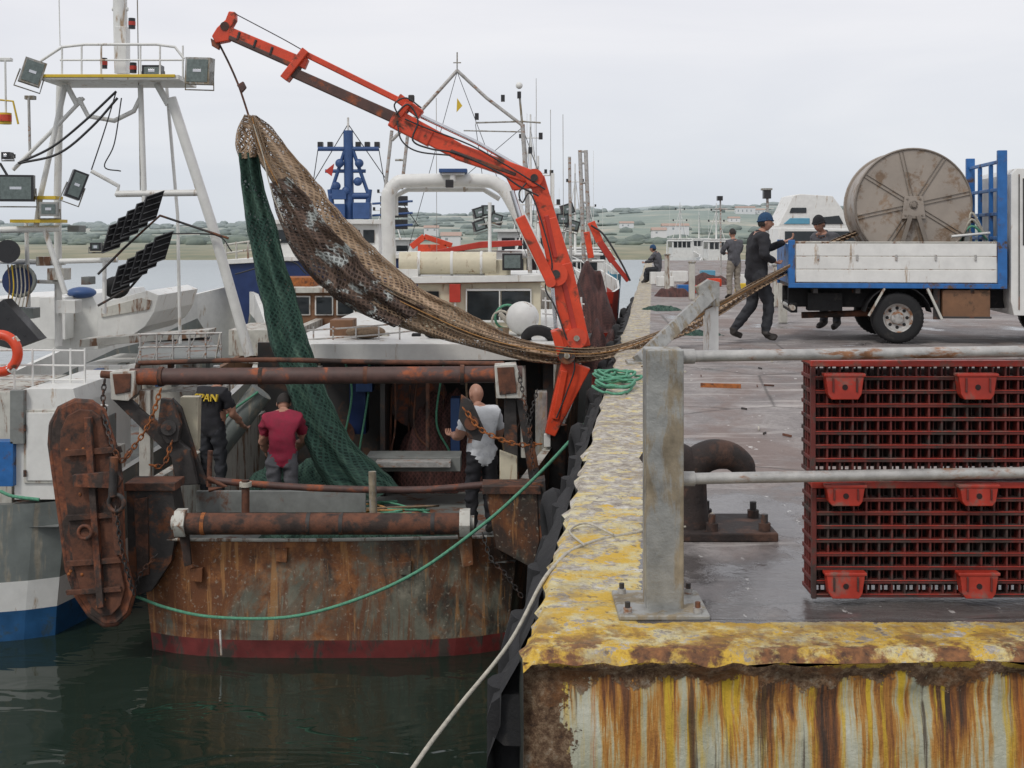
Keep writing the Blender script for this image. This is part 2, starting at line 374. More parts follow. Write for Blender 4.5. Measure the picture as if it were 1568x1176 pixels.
# ------------------------------------------------------------------ quay
def quaytop():
    s=N('stained_concrete_with_worn_yellow_paint')
    x,y,z=s.xyz()
    e=s.math('ADD',s.math('SUBTRACT',x,s.math('MULTIPLY',y,.115)),.487)
    nj=s.noise(9,6,.7)
    jit=s.math('MULTIPLY',s.math('SUBTRACT',nj,.5),.16)
    c=s.ramp(s.noise(1.1,8,.68),[(.3,(.16,.142,.137)),(.5,(.265,.24,.23)),(.7,(.38,.35,.33))])
    fine=s.noise(26,4,.7)
    c=s.mix(s.math('MULTIPLY',s.ramp(fine,[(.35,1.),(.55,0.)]),.45),c,(.12,.105,.10))
    st=s.noise(.8,8,.65,s.map((1.,.45,1)),.6)
    c=s.mix(s.ramp(st,[(.48,0.),(.6,.7)]),c,(.19,.135,.115))
    tr=s.noise(1.,6,.7,s.map((.5,5.,1)),.6)
    c=s.mix(s.math('MULTIPLY',s.ramp(tr,[(.55,0.),(.63,1.)]),.5),c,(.52,.48,.45))
    wetn=s.math('ADD',s.noise(.75,6,.6,s.map((1,.8,1))),s.mr(y,5.0,9.,.17,-.06))
    wet=s.ramp(wetn,[(.50,0.),(.58,1.)])
    c=s.mix(wet,c,s.mix(.74,c,(.05,.045,.044)))
    sp=s.ramp(s.noise(11,4,.6,s.map((1.,.45,1))),[(.67,0.),(.71,1.)])
    c=s.mix(s.math('MULTIPLY',sp,.75),c,(.62,.6,.57))
    vo=s.n('ShaderNodeTexVoronoi'); vo.feature='DISTANCE_TO_EDGE'; s.l(s.map((.33,.33,.33)),vo.inputs['Vector']); vo.inputs['Scale'].default_value=1.
    cr=s.ramp(s.math('ADD',vo.outputs['Distance'],s.math('MULTIPLY',jit,.1)),[(.002,1.),(.006,0.)])
    c=s.mix(s.math('MULTIPLY',cr,.7),c,(.05,.045,.04))
    ej=s.math('ADD',e,jit); yj=s.math('ADD',y,s.math('MULTIPLY',jit,.8))
    pm=s.math('MAXIMUM',s.math('LESS_THAN',ej,.43),s.math('LESS_THAN',yj,4.93))
    wear=s.noise(6,9,.76)
    near=s.mr(y,4.5,8.,.09,-.03)
    pw=s.ramp(s.math('ADD',wear,near),[(.495,0.),(.525,1.)])
    conc=s.ramp(s.noise(15,6,.72),[(.3,(.15,.13,.11)),(.5,(.36,.32,.27)),(.66,(.62,.60,.55))])
    ycol=s.ramp(s.math('ADD',s.noise(4.5,8,.75),near),[(.38,(.58,.55,.45)),(.5,(.57,.49,.25)),(.60,(.58,.37,.045))])
    kerb=s.mix(pw,conc,ycol)
    grime=s.noise(2.6,8,.74,None,.4)
    kerb=s.mix(s.math('MULTIPLY',s.ramp(grime,[(.5,0.),(.62,1.)]),.6),kerb,(.22,.17,.11))
    chips=s.noise(19,5,.7)
    kerb=s.mix(s.math('MULTIPLY',s.ramp(chips,[(.6,0.),(.64,1.)]),.8),kerb,(.13,.10,.08))
    rs=s.math('MULTIPLY',s.ramp(s.noise(6,8,.7),[(.46,0.),(.55,1.)]),s.mr(y,4.62,5.1,1.,0.))
    kerb=s.mix(rs,kerb,s.ramp(s.noise(30,4,.6),[(.3,(.06,.03,.018)),(.7,(.28,.12,.045))]))
    c=s.mix(pm,c,kerb)
    wetk=s.math('MULTIPLY',wet,s.math('SUBTRACT',1.,pm))
    rough=s.mr(wetk,0,1,.8,.15)
    h=s.math('ADD',s.math('MULTIPLY',fine,.6),s.math('MULTIPLY',nj,.8))
    h=s.math('MULTIPLY',h,s.mr(wetk,0,1,1.,.2))
    s.bump(h,.75,.024)
    return s.fin(c,rough)
def quayface():
    s=N('rust_streaked_quay_face')
    x,y,z=s.xyz()
    pale=s.ramp(s.noise(4,7,.7),[(.3,(.31,.31,.21)),(.55,(.49,.49,.38)),(.7,(.60,.60,.50))])
    st=s.noise(1.,8,.68,s.map((15,4,.8)),.3)
    fade=s.mr(z,-.08,-.7,.07,-.05)
    big=s.math('MULTIPLY',s.math('SUBTRACT',s.noise(1.9,3,.5,s.map((1,1,.3))),.5),.4)
    big2=s.mr(x,.3,2.2,0.,.05)
    f=s.math('ADD',s.math('ADD',s.math('ADD',st,fade),big),big2)
    c=s.mix(s.ramp(f,[(.455,0.),(.55,1.)]),pale,s.ramp(f,[(.49,(.50,.38,.13)),(.56,(.46,.21,.04)),(.63,(.20,.075,.025)),(.71,(.045,.028,.02))]))
    st2=s.noise(1.,6,.62,s.map((30,4,1.)),.1)
    c=s.mix(s.math('MULTIPLY',s.ramp(st2,[(.55,0.),(.62,1.)]),s.mr(z,-.05,-.6,1.,.35)),c,(.62,.42,.03))
    st4=s.noise(1.,6,.62,s.map((26,4,.7)),.1)
    c=s.mix(s.math('MULTIPLY',s.ramp(s.math('ADD',st4,s.math('MULTIPLY',big,.6)),[(.58,0.),(.65,1.)]),.85),c,(.06,.035,.022))
    st5=s.noise(1.,6,.62,s.map((19,3,.6)),.1)
    c=s.mix(s.math('MULTIPLY',s.ramp(st5,[(.6,0.),(.67,1.)]),.8),c,(.45,.14,.02))
    jn=s.math('MULTIPLY',s.math('SUBTRACT',s.noise(6,9,.76),.5),.46)
    crumb=s.math('MAXIMUM',s.math('GREATER_THAN',s.math('ADD',z,jn),-.12),s.math('LESS_THAN',s.math('ADD',x,jn),.2))
    cc=s.ramp(s.noise(24,9,.8),[(.33,(.04,.025,.018)),(.46,(.17,.09,.045)),(.56,(.36,.24,.14)),(.68,(.55,.49,.40))])
    cc=s.mix(s.ramp(s.noise(3.5,6,.7),[(.5,0.),(.58,.6)]),cc,(.33,.13,.035))
    c=s.mix(crumb,c,cc)
    yl=s.math('GREATER_THAN',s.math('ADD',z,s.math('MULTIPLY',jn,.45)),-.04)
    c=s.mix(yl,c,s.ramp(s.noise(12,7,.74),[(.37,(.10,.05,.03)),(.44,(.42,.2,.04)),(.5,(.60,.38,.03)),(.7,(.64,.48,.12))]))
    s.bump(s.math('MULTIPLY',s.math('ADD',crumb,.25),s.noise(20,7,.78)),1.,.045)
    return s.fin(c,.75)
qt=quaytop(); qf=quayface()
m_wall=M('dark_quay_wall',(.05,.05,.045),.4,.7,0,4,(.03,.035,.03),.4,2)  # dark wall colour with darker blotches
def ex(Y): return -.487+.115*Y
o=Ob('quay')
o.part('deck')
Ys=[4.57+.04*i for i in range(12)]+[5.05+.1*i for i in range(40)]+[9.1+.4*i for i in range(30)]+[22+2*i for i in range(30)]
Es=[.0,.03,.08,.14,.2,.28,.36,.44,.55]+[.7+.25*i for i in range(22)]+[7,10,15,25,45,80]
vs=[];fs=[]
for j,Y in enumerate(Ys):
    for i,E in enumerate(Es):
        chip=.07*(noise.noise(V((Y*3.1,0,2)))+.6*noise.noise(V((Y*11,0,4)))) if i==0 else (.02*noise.noise(V((Y*11,0,4))) if i==1 else 0)
        x=ex(Y)+E+chip
        z=.012*noise.noise(V((x*2.3,Y*2.3,0)))+.009*noise.noise(V((x*9,Y*9,0)))
        if i==0: z-=.03+.04*abs(noise.noise(V((Y*6,1,1))))
        yy=Y
        if j==0: z-=.035+.03*abs(noise.noise(V((x*6,5,1)))); yy=Y+.02*noise.noise(V((x*7,0,8)))
        if E>.5 and Y>5: z-=.012
        vs.append((x,yy,z))
W_=len(Es)
for j in range(len(Ys)-1):
    for i in range(W_-1):
        a=j*W_+i; fs.append((a,a+1,a+W_+1,a+W_))
o.add(vs,fs,qt,True)
top0=[vs[i] for i in range(W_)]; side0=[vs[j*W_] for j in range(len(Ys))]
o.part('front_face'); vs=[];fs=[]
xs=[top0[0][0]+.03*i for i in range(90)]+[2.9+.5*i for i in range(40)]
def topz(x):
    return -.033-.03*abs(noise.noise(V((x*6,5,1))))+.012*noise.noise(V((x*2.3,4.57*2.3,0)))+.006*noise.noise(V((x*9,4.57*9,0)))
zs=[0,.02,.05,.08,.12,.16,.22,.3,.4,.6,1,2,4.5]
for zz in zs:
    for x in xs:
        t=sm(zz,0,.06)*(1-sm(zz,.14,.3))
        yy=4.565+(.02*noise.noise(V((x*7,0,8))) if zz==0 else 0)+t*.045*(noise.noise(V((x*8,zz*9,2)))+.7)+(.0 if zz<.05 else .012)
        if x<xs[0]+.05: yy+=.02
        vs.append((x,yy,topz(x)-zz))
W2=len(xs)
for j in range(len(zs)-1):
    for i in range(W2-1):
        a=j*W2+i; fs.append((a+W2,a+W2+1,a+1,a))
o.add(vs,fs,qf,True)
o.part('side_wall'); vs=[];fs=[]
for p in side0: vs+= [p,(p[0]+.04,p[1],-5)]
for j in range(len(side0)-1): fs.append((2*j,2*j+2,2*j+3,2*j+1))
o.add(vs,fs,m_wall); o.build()

# fenders along the wall
o=Ob('quay_fender')
for k in range(34):
    Y=4.85+k*.78; x=ex(Y); q=random.uniform(-.03,.03)
    o.part('timber_%d'%k).tube([(x-.09+q,Y,-3.6),(x-.09+q,Y,-.4),(x-.07,Y,-.16-.08*random.random())],[.11,.11,.10],m_black,14)
    if k%4==1 and k>3: o.part('tyre_%d'%k).torus((x-.17,Y+.4,-.55-.15*random.random()),V((1,.1,.1)),.27,.10,m_black,22,8)
o.part('rubber_strip'); o.tube([(ex(Y)-.05+.05*noise.noise(V((Y*1.9,0,0))),Y,-.27+.07*noise.noise(V((Y*1.1,3,0)))) for Y in [4.65+.3*i for i in range(100)]],[.10+.04*noise.noise(V((i*.7,0,0))) for i in range(100)],m_black,10)
o.part('tarpaulin'); vs=[];fs=[]
for i in range(61):
    for j in range(19):
        Y=4.62+i*.16; z=-.05-j*.12; d_=.08+.13*(j/18)+.07*noise.noise(V((i*.45,j*.4,0)))+.035*noise.noise(V((i*1.4,j*1.2,4)))
        vs.append((ex(Y)-d_*(1 if j else .2),Y,z))
for i in range(60):
    for j in range(18): a=i*19+j; fs.append((a,a+19,a+20,a+1))
o.add(vs,fs,m_black,True)
o.build()

# ------------------------------------------------------------------ guard rail
o=Ob('guard_railing',.006)
PY=5.04
o.part('post'); o.box((.552,PY,.012),(.706,PY+.15,1.085),m_galv)
o.part('base_plate'); o.box((.43,PY-.09,.0),(.80,PY+.27,.022),m_galv)
for bx in (.47,.755):
    for by in (-.05,.22): o.tube([(bx,PY+by,.02),(bx,PY+by,.065)],.011,m_darksteel,8); o.tube([(bx,PY+by,.022),(bx,PY+by,.042)],.02,m_galv2,6)
o.part('top_rail'); o.tube([(.706,PY+.075,1.05),(4.5,PY+.3,1.085)],.024,m_galv2,16)
o.part('mid_rail'); o.tube([(.706,PY+.075,.54),(4.5,PY+.3,.565)],.024,m_galv2,16)
o.part('rail_sockets'); o.tube([(.70,PY+.075,1.05),(.76,PY+.078,1.05)],.031,m_galv2,16); o.tube([(.70,PY+.075,.54),(.76,PY+.078,.54)],.031,m_galv2,16)
o.part('post_far'); o.box((3.9,PY+.15,0),(4.05,PY+.3,1.085),m_galv); o.build()

# ------------------------------------------------------------------ crates (stood on edge, bases towards us)
def crate(z0,hh,Y0,feet):
    o=Ob('fish_crate',.003); X0,X1=1.28,2.50; D=.20; t=.009
    nc=22; nr=8
    o.part('front_lattice')
    for i in range(nc+1):
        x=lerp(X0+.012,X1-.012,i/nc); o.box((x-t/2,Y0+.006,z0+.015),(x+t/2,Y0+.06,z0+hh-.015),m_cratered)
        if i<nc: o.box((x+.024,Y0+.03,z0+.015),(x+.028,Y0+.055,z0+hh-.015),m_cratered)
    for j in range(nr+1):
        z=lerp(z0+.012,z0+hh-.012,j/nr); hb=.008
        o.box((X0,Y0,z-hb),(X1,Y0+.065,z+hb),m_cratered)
        o.box((X0+.003,Y0-.004,z+hb-.003),(X1-.003,Y0+.0,z+hb+.001),m_cratebr)  # thin bright strip paints a highlight along each bar's top edge
    o.part('side_lattice')
    for sx_ in (X0,X1-.02):
        for j in range(nr+1):
            z=lerp(z0+.012,z0+hh-.012,j/nr); o.box((sx_,Y0+.066,z-.009),(sx_+.02,Y0+D,z+.009),m_cratered)
        for i in range(1,4): o.box((sx_+.002,Y0+.06+D*.7*i/4,z0+.015),(sx_+.018,Y0+.07+D*.7*i/4,z0+hh-.015),m_cratered)
    o.part('top_slats')
    for i in range(3): o.box((X0+.004,Y0+.07+i*.045,z0+hh-.025),(X1-.004,Y0+.088+i*.045,z0+hh-.006),m_cratered)
    for i in range(nc): o.box((lerp(X0,X1,(i+.5)/22),Y0+.066,z0+hh-.03),(lerp(X0,X1,(i+.5)/22)+.01,Y0+D,z0+hh-.012),m_cratered)
    o.part('inner_shade_box'); o.box((X0+.025,Y0+.13,z0+.02),(X1-.025,Y0+D-.02,z0+hh-.045),m_crateins)  # near-black box added to paint the shade inside the crate
    o.part('rim'); o.box((X0-.006,Y0-.008,z0+hh-.02),(X1+.006,Y0+.02,z0+hh+.006),m_cratebr); o.box((X0-.006,Y0+.0205,z0+hh-.012),(X0+.02,Y0+D,z0+hh+.006),m_cratebr)
    o.box((X0-.006,Y0-.006,z0),(X0+.014,Y0+.019,z0+hh-.021),m_cratered)
    o.part('feet')
    for fx in (1.405,1.966,2.44):
        for fz,f2 in feet:
            zt=z0+hh*fz; a=.082; b=.07; h2=.105 if f2 else .085
            o.prism([(fx-a,Y0-.055,zt),(fx+a,Y0-.055,zt),(fx+b,Y0-.055,zt-h2*.8),(fx+b*.8,Y0-.055,zt-h2),(fx-b*.8,Y0-.055,zt-h2),(fx-b,Y0-.055,zt-h2*.8)],(0,.054,0),m_cratebr)
            o.box((fx-a-.006,Y0-.060,zt-.008),(fx+a+.006,Y0-.009,zt+.005),m_cratebr)
            o.tube([(fx,Y0-.0575,zt-h2*.5),(fx,Y0-.053,zt-h2*.5)],.012,m_crateins,12)
            for q in (-.05,.05): o.box((fx+q-.004,Y0-.062,zt-h2*.7),(fx+q+.004,Y0-.054,zt-.012),m_cratered)
    o.build()
crate(.01,.49,5.22,[(1.0,False),(.245,True)])
crate(.525,.49,5.235,[(.90,True)])

# ------------------------------------------------------------------ bollard
o=Ob('mooring_bollard',.008)
Yb=6.42
def Bp(a,b,dy=0): p=S(a,b,Yb); return V((p.x,Yb+dy,p.z))
o.part('horn'); o.tube([Bp(1060,812),Bp(1060,770),Bp(1060,728),Bp(1070,706),Bp(1092,696),Bp(1118,698),Bp(1135,710),Bp(1139,720)],[.095,.078,.076,.082,.08,.072,.066,.062],m_bollard,18,True)
o.ell(Bp(1139,721),(.062,.062,.055),m_bollard)
o.tube([Bp(1062,720),Bp(1040,703),Bp(1010,700),Bp(990,715)],[.08,.085,.08,.06],m_bollard,18,True)
o.part('base'); o.box((.72,Yb-.16,-.01),(1.36,Yb+.3,.035),m_bollard)
for bx,by in ((1.03,-.1),(1.3,-.1),(1.3,.2),(1.05,.22)):
    o.tube([(bx,Yb+by,.03),(bx,Yb+by,.12)],.018,m_darksteel,8); o.tube([(bx,Yb+by,.035),(bx,Yb+by,.075)],.034,m_bollard,6)
o.build()

# ------------------------------------------------------------------ ropes
o=Ob('green_mooring_rope')
o.tube([S(a,b,y) for a,b,y in ((205,912,14.0),(260,932,13.9),(330,945,13.8),(440,945,13.6),(540,920,13.4),(640,875,13.2),(740,803,13),(800,750,12.9),(850,700,12.8),(895,650,12.6),(935,603,12.3))],.018,m_ropeg,8,True)
o.build()
o=Ob('rope_coil')
for k in range(8):
    c=V((1.05+random.uniform(-.1,.2),12.6+random.uniform(-.5,.9),.02+.008*k))
    pts=[c+V((math.cos(a)*(.17+.05*math.sin(3*a+k)),math.sin(a)*(.4+.1*math.cos(2*a+k)),.01*math.sin(5*a+k))) for a in [i*.35 for i in range(19)]]
    o.tube(pts,.014,m_ropeg,6,True)
o.build()
o=Ob('mooring_rope')
o.tube([S(a,b,y) for a,b,y in ((560,1290,4.1),(640,1165,4.55),(700,1085,4.85),(780,985,5.2),(828,895,5.55),(850,866,5.78),(875,843,6.06),(920,826,6.27),(985,813,6.43))]+[V((.72,6.5,.03)),V((.9,6.35,.05)),V((1.05,6.42,.1))],.009,m_ropew,8,True)
o.tube([V((.52,6.3,.02)),V((.4,6.55,.02)),V((.3,6.4,.015)),V((.36,6.1,.015))],.006,m_ropew,6,True)
o.build()

# ------------------------------------------------------------------ hull helper
def hull(o,ox,oy,dx,st,rows,deckz,mdeck,bulge=.25,inner=None):
    def P(s,off): return (ox+dx*s+off, oy+s)
    def half(sx_,z):
        s,ht,hw,zt=sx_; t=(z-ZW)/(zt-ZW); return lerp(hw,ht,max(-.3,t))
    nr=len(rows)
    def zrow(j,sx_): 
        z=rows[j][0]; return sx_[3] if (z is None) else min(z,sx_[3]-.01*(nr-j))
    for side in (-1,1):
        vs=[]
        for sx_ in st:
            for j in range(nr):
                z=zrow(j,sx_); x,y=P(sx_[0],side*half(sx_,z)); vs.append((x,y,z))
        for i in range(len(st)-1):
            for j in range(nr-1):
                a=i*nr+j; f=(a,a+nr,a+nr+1,a+1); o.add([vs[k] for k in f],[(0,1,2,3) if side>0 else (3,2,1,0)],rows[j][1],False)
        for i in range(len(st)-1):
            a,b=st[i],st[i+1]
            q=[]
            for sx_,z in ((a,deckz),(b,deckz),(b,b[3]),(a,a[3])):
                x,y=P(sx_[0],side*max(0,half(sx_,sx_[3])-.09)); q.append((x,y,max(z,deckz)))
            o.add(q,[(0,1,2,3)],inner or mdeck)
            q2=[]
            for sx_,off in ((a,0),(b,0),(b,-.09),(a,-.09)):
                x,y=P(sx_[0],side*max(0,half(sx_,sx_[3])+off+ (.02 if off==0 else 0))); q2.append((x,y,sx_[3]+.004))
            o.add(q2,[(0,1,2,3)],inner or mdeck)
    s0=st[0]; NC=14
    for j in range(nr-1):
        for k in range(NC):
            q=[]
            for jj,kk in ((j,k),(j,k+1),(j+1,k+1),(j+1,k)):
                z=zrow(jj,s0); t=kk/NC*2-1; h=half(s0,z); q.append((ox+t*h,oy-bulge*(1-t*t*t*t),z))
            o.add(q,[(0,1,2,3)],rows[j][1],True)
    vs=[];
    for sx_ in st:
        for side in (-1,1):
            x,y=P(sx_[0],side*max(.01,half(sx_,deckz)-.02)); vs.append((x,y-(bulge*.5 if sx_ is st[0] else 0),deckz))
    o.add(vs,[(2*i,2*i+1,2*i+3,2*i+2) for i in range(len(st)-1)],mdeck)

# ------------------------------------------------------------------ working trawler
T=Ob('rusty_trawler',.006)
T.part('hull')
hull(T,-2.12,14.25,.115,[(0,2.2,2.05,-1.9),(.35,2.25,2.15,-1.88),(.36,2.25,2.15,-1.36),(3,2.4,2.3,-1.3),(7,2.45,2.35,-1.1),(11,2.3,2.1,-.6),(14.5,1.6,1.2,0),(17,.7,.3,.45),(18,.05,.02,.6)],
     [(-4.2,m_boot),(ZW-.05,m_boot),(-3.04,m_hull),(-2.4,m_hull),(None,m_hull)],-2.2,m_grey,.3,m_dirtywhite)
T.part('transom_cap'); T.tube([S(255,826,13.97),S(480,827,13.9),S(745,822,13.97)],.02,m_dirtywhite,8,True)
T.part('quarter_blocks')
T.sprism([(193,742),(262,742),(272,800),(262,860),(232,905),(200,915),(196,850)],13.95,.35,m_darksteel)
T.sprism([(205,765),(225,762),(228,880),(210,885)],13.9,.05,m_rust)
T.sprism([(190,740),(268,740),(268,752),(190,752)],13.9,.42,m_rust)
T.sprism([(742,748),(822,748),(826,830),(815,870),(760,840)],13.95,.35,m_hull)
T.sprism([(738,745),(828,745),(828,757),(738,757)],13.9,.42,m_rust)
T.sprism([(815,740),(835,735),(838,800),(820,860)],13.97,.3,m_darksteel)
T.part('stern_roller')
T.tube([S(285,802,13.75),S(705,802,13.75)],.12,m_rust,20)
for a in (309,470,520,660): T.tube([S(a,802,13.75),S(a+6,802,13.75)],.125,m_rustor if a==309 else m_darksteel,20)
for a in (278,712):
    T.tube([S(a-8,800,13.75),S(a+8,800,13.75)],.165,m_dirtywhite,6); T.tube([S(a-14,800,13.75),S(a+14,800,13.75)],.08,m_dirtywhite,12)
T.tube([S(262,800,13.75),S(272,800,13.75)],.06,m_rust,12); T.sprism([(268,785),(285,780),(293,865),(282,868)],13.86,.05,m_rust)
T.sprism([(700,815),(722,812),(725,865),(708,870)],13.86,.05,m_hull)
T.part('gantry')
YG=14.6
T.tube([S(200,577,YG),S(800,573,YG)],.1,m_brownsteel,16)
for a in (247,400,560,708): T.tube([S(a-3,577-(a-200)*.007,YG),S(a+3,577-(a-200)*.007,YG)],.118 if a in(247,708) else .104,m_rust,16)
T.tube([S(155,573,YG),S(210,577,YG)],.045,m_rust,10)
T.stube([(212,556),(400,551),(560,554),(772,557)],YG+.15,.03,m_rust,8,True)
T.stube([(212,556),(208,572)],YG+.1,.03,m_rust); T.stube([(770,556),(772,570)],YG+.1,.03,m_rust)
T.sprism([(168,570),(206,568),(206,605),(196,614),(170,612)],YG-.15,.3,m_dirtywhite)
T.sprism([(172,573),(200,572),(199,600),(176,604)],YG-.17,.03,m_rust)
T.sprism([(757,560),(790,558),(800,585),(798,610),(760,610)],YG-.15,.3,m_dirtywhite)
T.sprism([(761,563),(787,562),(791,602),(765,605)],YG-.17,.03,m_rust)
T.sprism([(172,612),(198,612),(290,690),(302,742),(270,744),(262,700)],YG-.05,.1,m_darksteel)
T.sprism([(213,598),(230,598),(230,742),(213,742)],YG,.14,m_dirtywhite)
T.sprism([(262,610),(276,625),(300,700),(316,742),(300,742),(272,680)],YG+.1,.1,m_darksteel)
T.sprism([(276,608),(304,608),(302,690),(274,692)],YG+.3,.15,m_white2)
T.sprism([(246,610),(262,612),(276,650),(272,676),(256,680),(240,660)],YG-.12,.1,m_darksteel)
T.tube([S(258,655,YG-.16),S(258,655,YG+.02)],.09,m_darksteel,16); T.tube([S(258,655,YG-.2),S(258,655,YG-.1)],.03,m_rust,10)
T.sprism([(772,610),(790,610),(795,742),(772,742)],YG,.14,m_darksteel)
T.sprism([(790,608),(800,612),(822,700),(830,745),(812,745)],YG-.03,.1,m_darksteel)
T.sprism([(706,605),(722,615),(742,660),(736,676),(720,672),(702,640)],YG-.12,.1,m_darksteel)
T.tube([S(722,648,YG-.16),S(722,648,YG+.02)],.085,m_rust,16)
T.sprism([(765,690),(792,700),(792,745),(765,745)],YG-.08,.08,m_white2)
T.part('stern_rails')
T.stube([(320,735),(400,742),(500,748),(640,750),(745,742)],14.2,.04,m_brownsteel,10,True)
T.stube([(376,735),(376,790)],14.0,.045,m_rust); T.stube([(376,738),(376,745)],14.0,.07,m_ropew)
T.stube([(570,722),(572,795)],13.98,.045,m_galv); T.stube([(320,745),(322,690)],14.3,.03,m_rust)
T.stube([(318,732),(345,745),(320,750)],14.1,.03,m_rust)
T.part('chains')
T.chain([S(160,585,YG-.2),S(158,612,YG-.2),S(163,640,YG-.2)],.07,m_darksteel)
T.chain([S(245,600,YG-.2),S(228,650,YG-.25),S(190,705,YG-.3)],.07,m_rustor)
T.chain([S(262,680,YG-.2),S(250,712,YG-.25),S(228,712,YG-.3)],.07,m_rustor)
T.chain([S(712,628,YG-.2),S(740,660,YG-.25),S(790,680,YG-.25),S(828,680,YG-.2)],.07,m_rustor)
T.chain([S(795,575,YG-.2),S(806,630,YG-.25),S(812,690,YG-.25)],.06,m_darksteel)
T.chain([S(822,600,YG-.2),S(812,650,YG-.25),S(820,750,YG-.25)],.05,m_darksteel)
T.chain([S(740,820,13.8),S(752,855,13.75),S(775,880,13.75),S(800,915,13.8)],.06,m_darksteel)
T.chain([S(205,915,13.8),S(215,880,13.8),S(240,850,13.8)],.06,m_darksteel)
T.part('stern_fittings')
for a,b in ((712,842),(300,880),(430,850),(620,870)):
    T.sprism([(a-10,b-8),(a+10,b-10),(a+9,b+12),(a-8,b+10)],13.87+abs(a-500)*.0003,.1,m_hull)
T.tube([S(337,965,13.72),S(339,1003,13.72)],.012,m_white)
T.part('deckhouse')
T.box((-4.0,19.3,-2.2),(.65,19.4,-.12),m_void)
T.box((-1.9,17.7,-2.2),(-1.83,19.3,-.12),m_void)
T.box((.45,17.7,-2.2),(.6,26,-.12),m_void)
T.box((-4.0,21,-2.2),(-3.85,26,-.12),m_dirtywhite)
T.prism([(-2.9,17.4,-.12),(.85,17.4,-.12),(1.05,19,-.12),(1.2,26,-.12),(-3.2,26,-.12),(-3.3,19,-.12)],(0,0,.13),m_white)
T.box((-2.85,17.36,-.2),(.8,17.399,.03),m_white)
T.part('deckhouse_contents')
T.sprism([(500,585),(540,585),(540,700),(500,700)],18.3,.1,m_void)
T.sbox(535,570,560,665,18.2,.4,m_navy); T.sbox(560,700,705,722,16.9,.5,m_grey); T.sbox(575,707,690,716,16.7,.19,m_galv2)
for a in (600,628,655,680): T.stube([(a,590),(a-3,690)],18.3,.02,m_rust,6)
T.tube([S(640,610,18.6),S(640,610,19.1)],.45,m_brownsteel,20)
for k in range(9):
    a=490+k*38; T.stube([(a,552),(a+random.uniform(-12,12),600+random.uniform(0,60)),(a+random.uniform(-20,20),690)],17.9+.1*(k%3),.018,random.choice([m_ropeb,m_ropeg,m_cable,m_rust]),6,True)
T.tube([S(520,665,18),S(520,665,18.4)],.22,m_rust,18); T.sbox(690,610,704,700,18,.3,m_bluemast)
T.part('bulwark_inner_panels'); T.sbox(300,752,560,785,14.9,.06,m_grey)
T.part('winch_and_boxes')
T.sbox(545,562,570,600,18.0,.3,m_bluemast); T.stube([(490,560),(492,700)],17.5,.04,m_dirtywhite); T.stube([(800,560),(803,700)],17.5,.05,m_dirtywhite)
T.sbox(820,600,838,720,16.6,.2,m_galv); T.stube([(655,560),(655,700)],17.5,.03,m_rust)
T.build()

T=Ob('trawler_wheelhouse',.008)
Yw=20.0
T.part('cabin'); T.sbox(640,432,828,520,Yw,2.6,m_white2)
T.sprism([(630,424),(834,421),(838,431),(628,434)],Yw-.15,2.9,m_white); T.sprism([(632,434),(836,431),(836,432.5),(632,435.5)],Yw-.14,2.8,m_wood)
T.part('windows')
T.sbox(716,446,764,490,Yw-.03,.05,m_glass); T.sbox(768,446,812,490,Yw-.03,.05,m_glass); T.sbox(642,446,672,488,Yw-.03,.05,m_glass)
for a in (714,765,813): T.sbox(a-1,443,a+1,492,Yw-.05,.04,m_white)
T.sbox(713,442,814,445.5,Yw-.05,.04,m_white); T.sbox(713,490.5,814,494,Yw-.05,.04,m_white)
T.part('red_cabinet'); T.sbox(688,435,705,463,Yw-.15,.14,m_redpaint); T.stube([(697,463),(697,520)],Yw-.1,.02,m_white)
T.part('liferaft_canister'); T.tube([S(612,403,Yw+.2),S(760,403,Yw+.2)],.19,m_white2,20)
for a in (640,690,735): T.tube([S(a,403,Yw+.2),S(a+4,403,Yw+.2)],.2,m_white,20)
T.sbox(742,398,782,422,Yw+.1,.5,m_white2)
T.part('roof_floodlight'); T.sbox(769,388,800,414,Yw-.2,.2,m_blackgl); T.sbox(772,391,797,411,Yw-.22,.019,m_lens)
T.part('arch_mast')
T.stube([(596,415),(594,310),(598,292),(606,282),(622,277),(700,276),(745,277),(762,283),(776,296),(800,340),(850,440)],Yw+.3,.115,m_white,14,True)
T.stube([(606,330),(606,300),(625,290),(740,290),(765,305)],Yw+.5,.045,m_white,10,False)
T.sbox(560,412,640,426,Yw,.5,m_white)
T.part('radar'); T.sbox(672,258,715,264,Yw,.3,m_bluemast); T.sbox(676,264,711,268,Yw+.05,.2,m_white); T.stube([(693,266),(693,278)],Yw+.1,.05,m_white)
T.sbox(682,275,694,287,Yw-.1,.15,m_blackgl)
T.part('aft_mast')
Ym=21.0
T.stube([(700,108),(640,175),(600,215)],Ym,.03,m_galv2); T.stube([(700,108),(745,150),(800,192)],Ym,.03,m_galv2)
T.stube([(700,80),(700,108)],Ym,.012,m_galv); T.stube([(694,96),(706,96)],Ym,.01,m_galv)
T.stube([(800,190),(806,275),(812,425)],Ym,.04,m_galv2); T.stube([(795,140),(800,195)],Ym,.02,m_galv)
T.stube([(728,188),(800,186),(828,188)],Ym,.015,m_galv); T.stube([(710,200),(800,202)],Ym,.012,m_galv)
for a,b in ((795,145),(770,150),(828,208),(730,178),(812,230)): T.sbox(a-3,b-5,a+3,b+5,Ym-.05,.1,m_blackgl)
T.ell(S(795,131,Ym),.06,m_white)
T.stube([(600,200),(590,290)],Ym,.03,m_galv2); T.stube([(625,200),(615,290)],Ym,.03,m_galv2); T.stube([(605,245),(622,245)],Ym,.02,m_galv)
for a,t_ in ((843,168),(862,175),(821,120),(668,150)): T.stube([(a,t_),(a+1,420)],Ym,.006,m_galv,5)
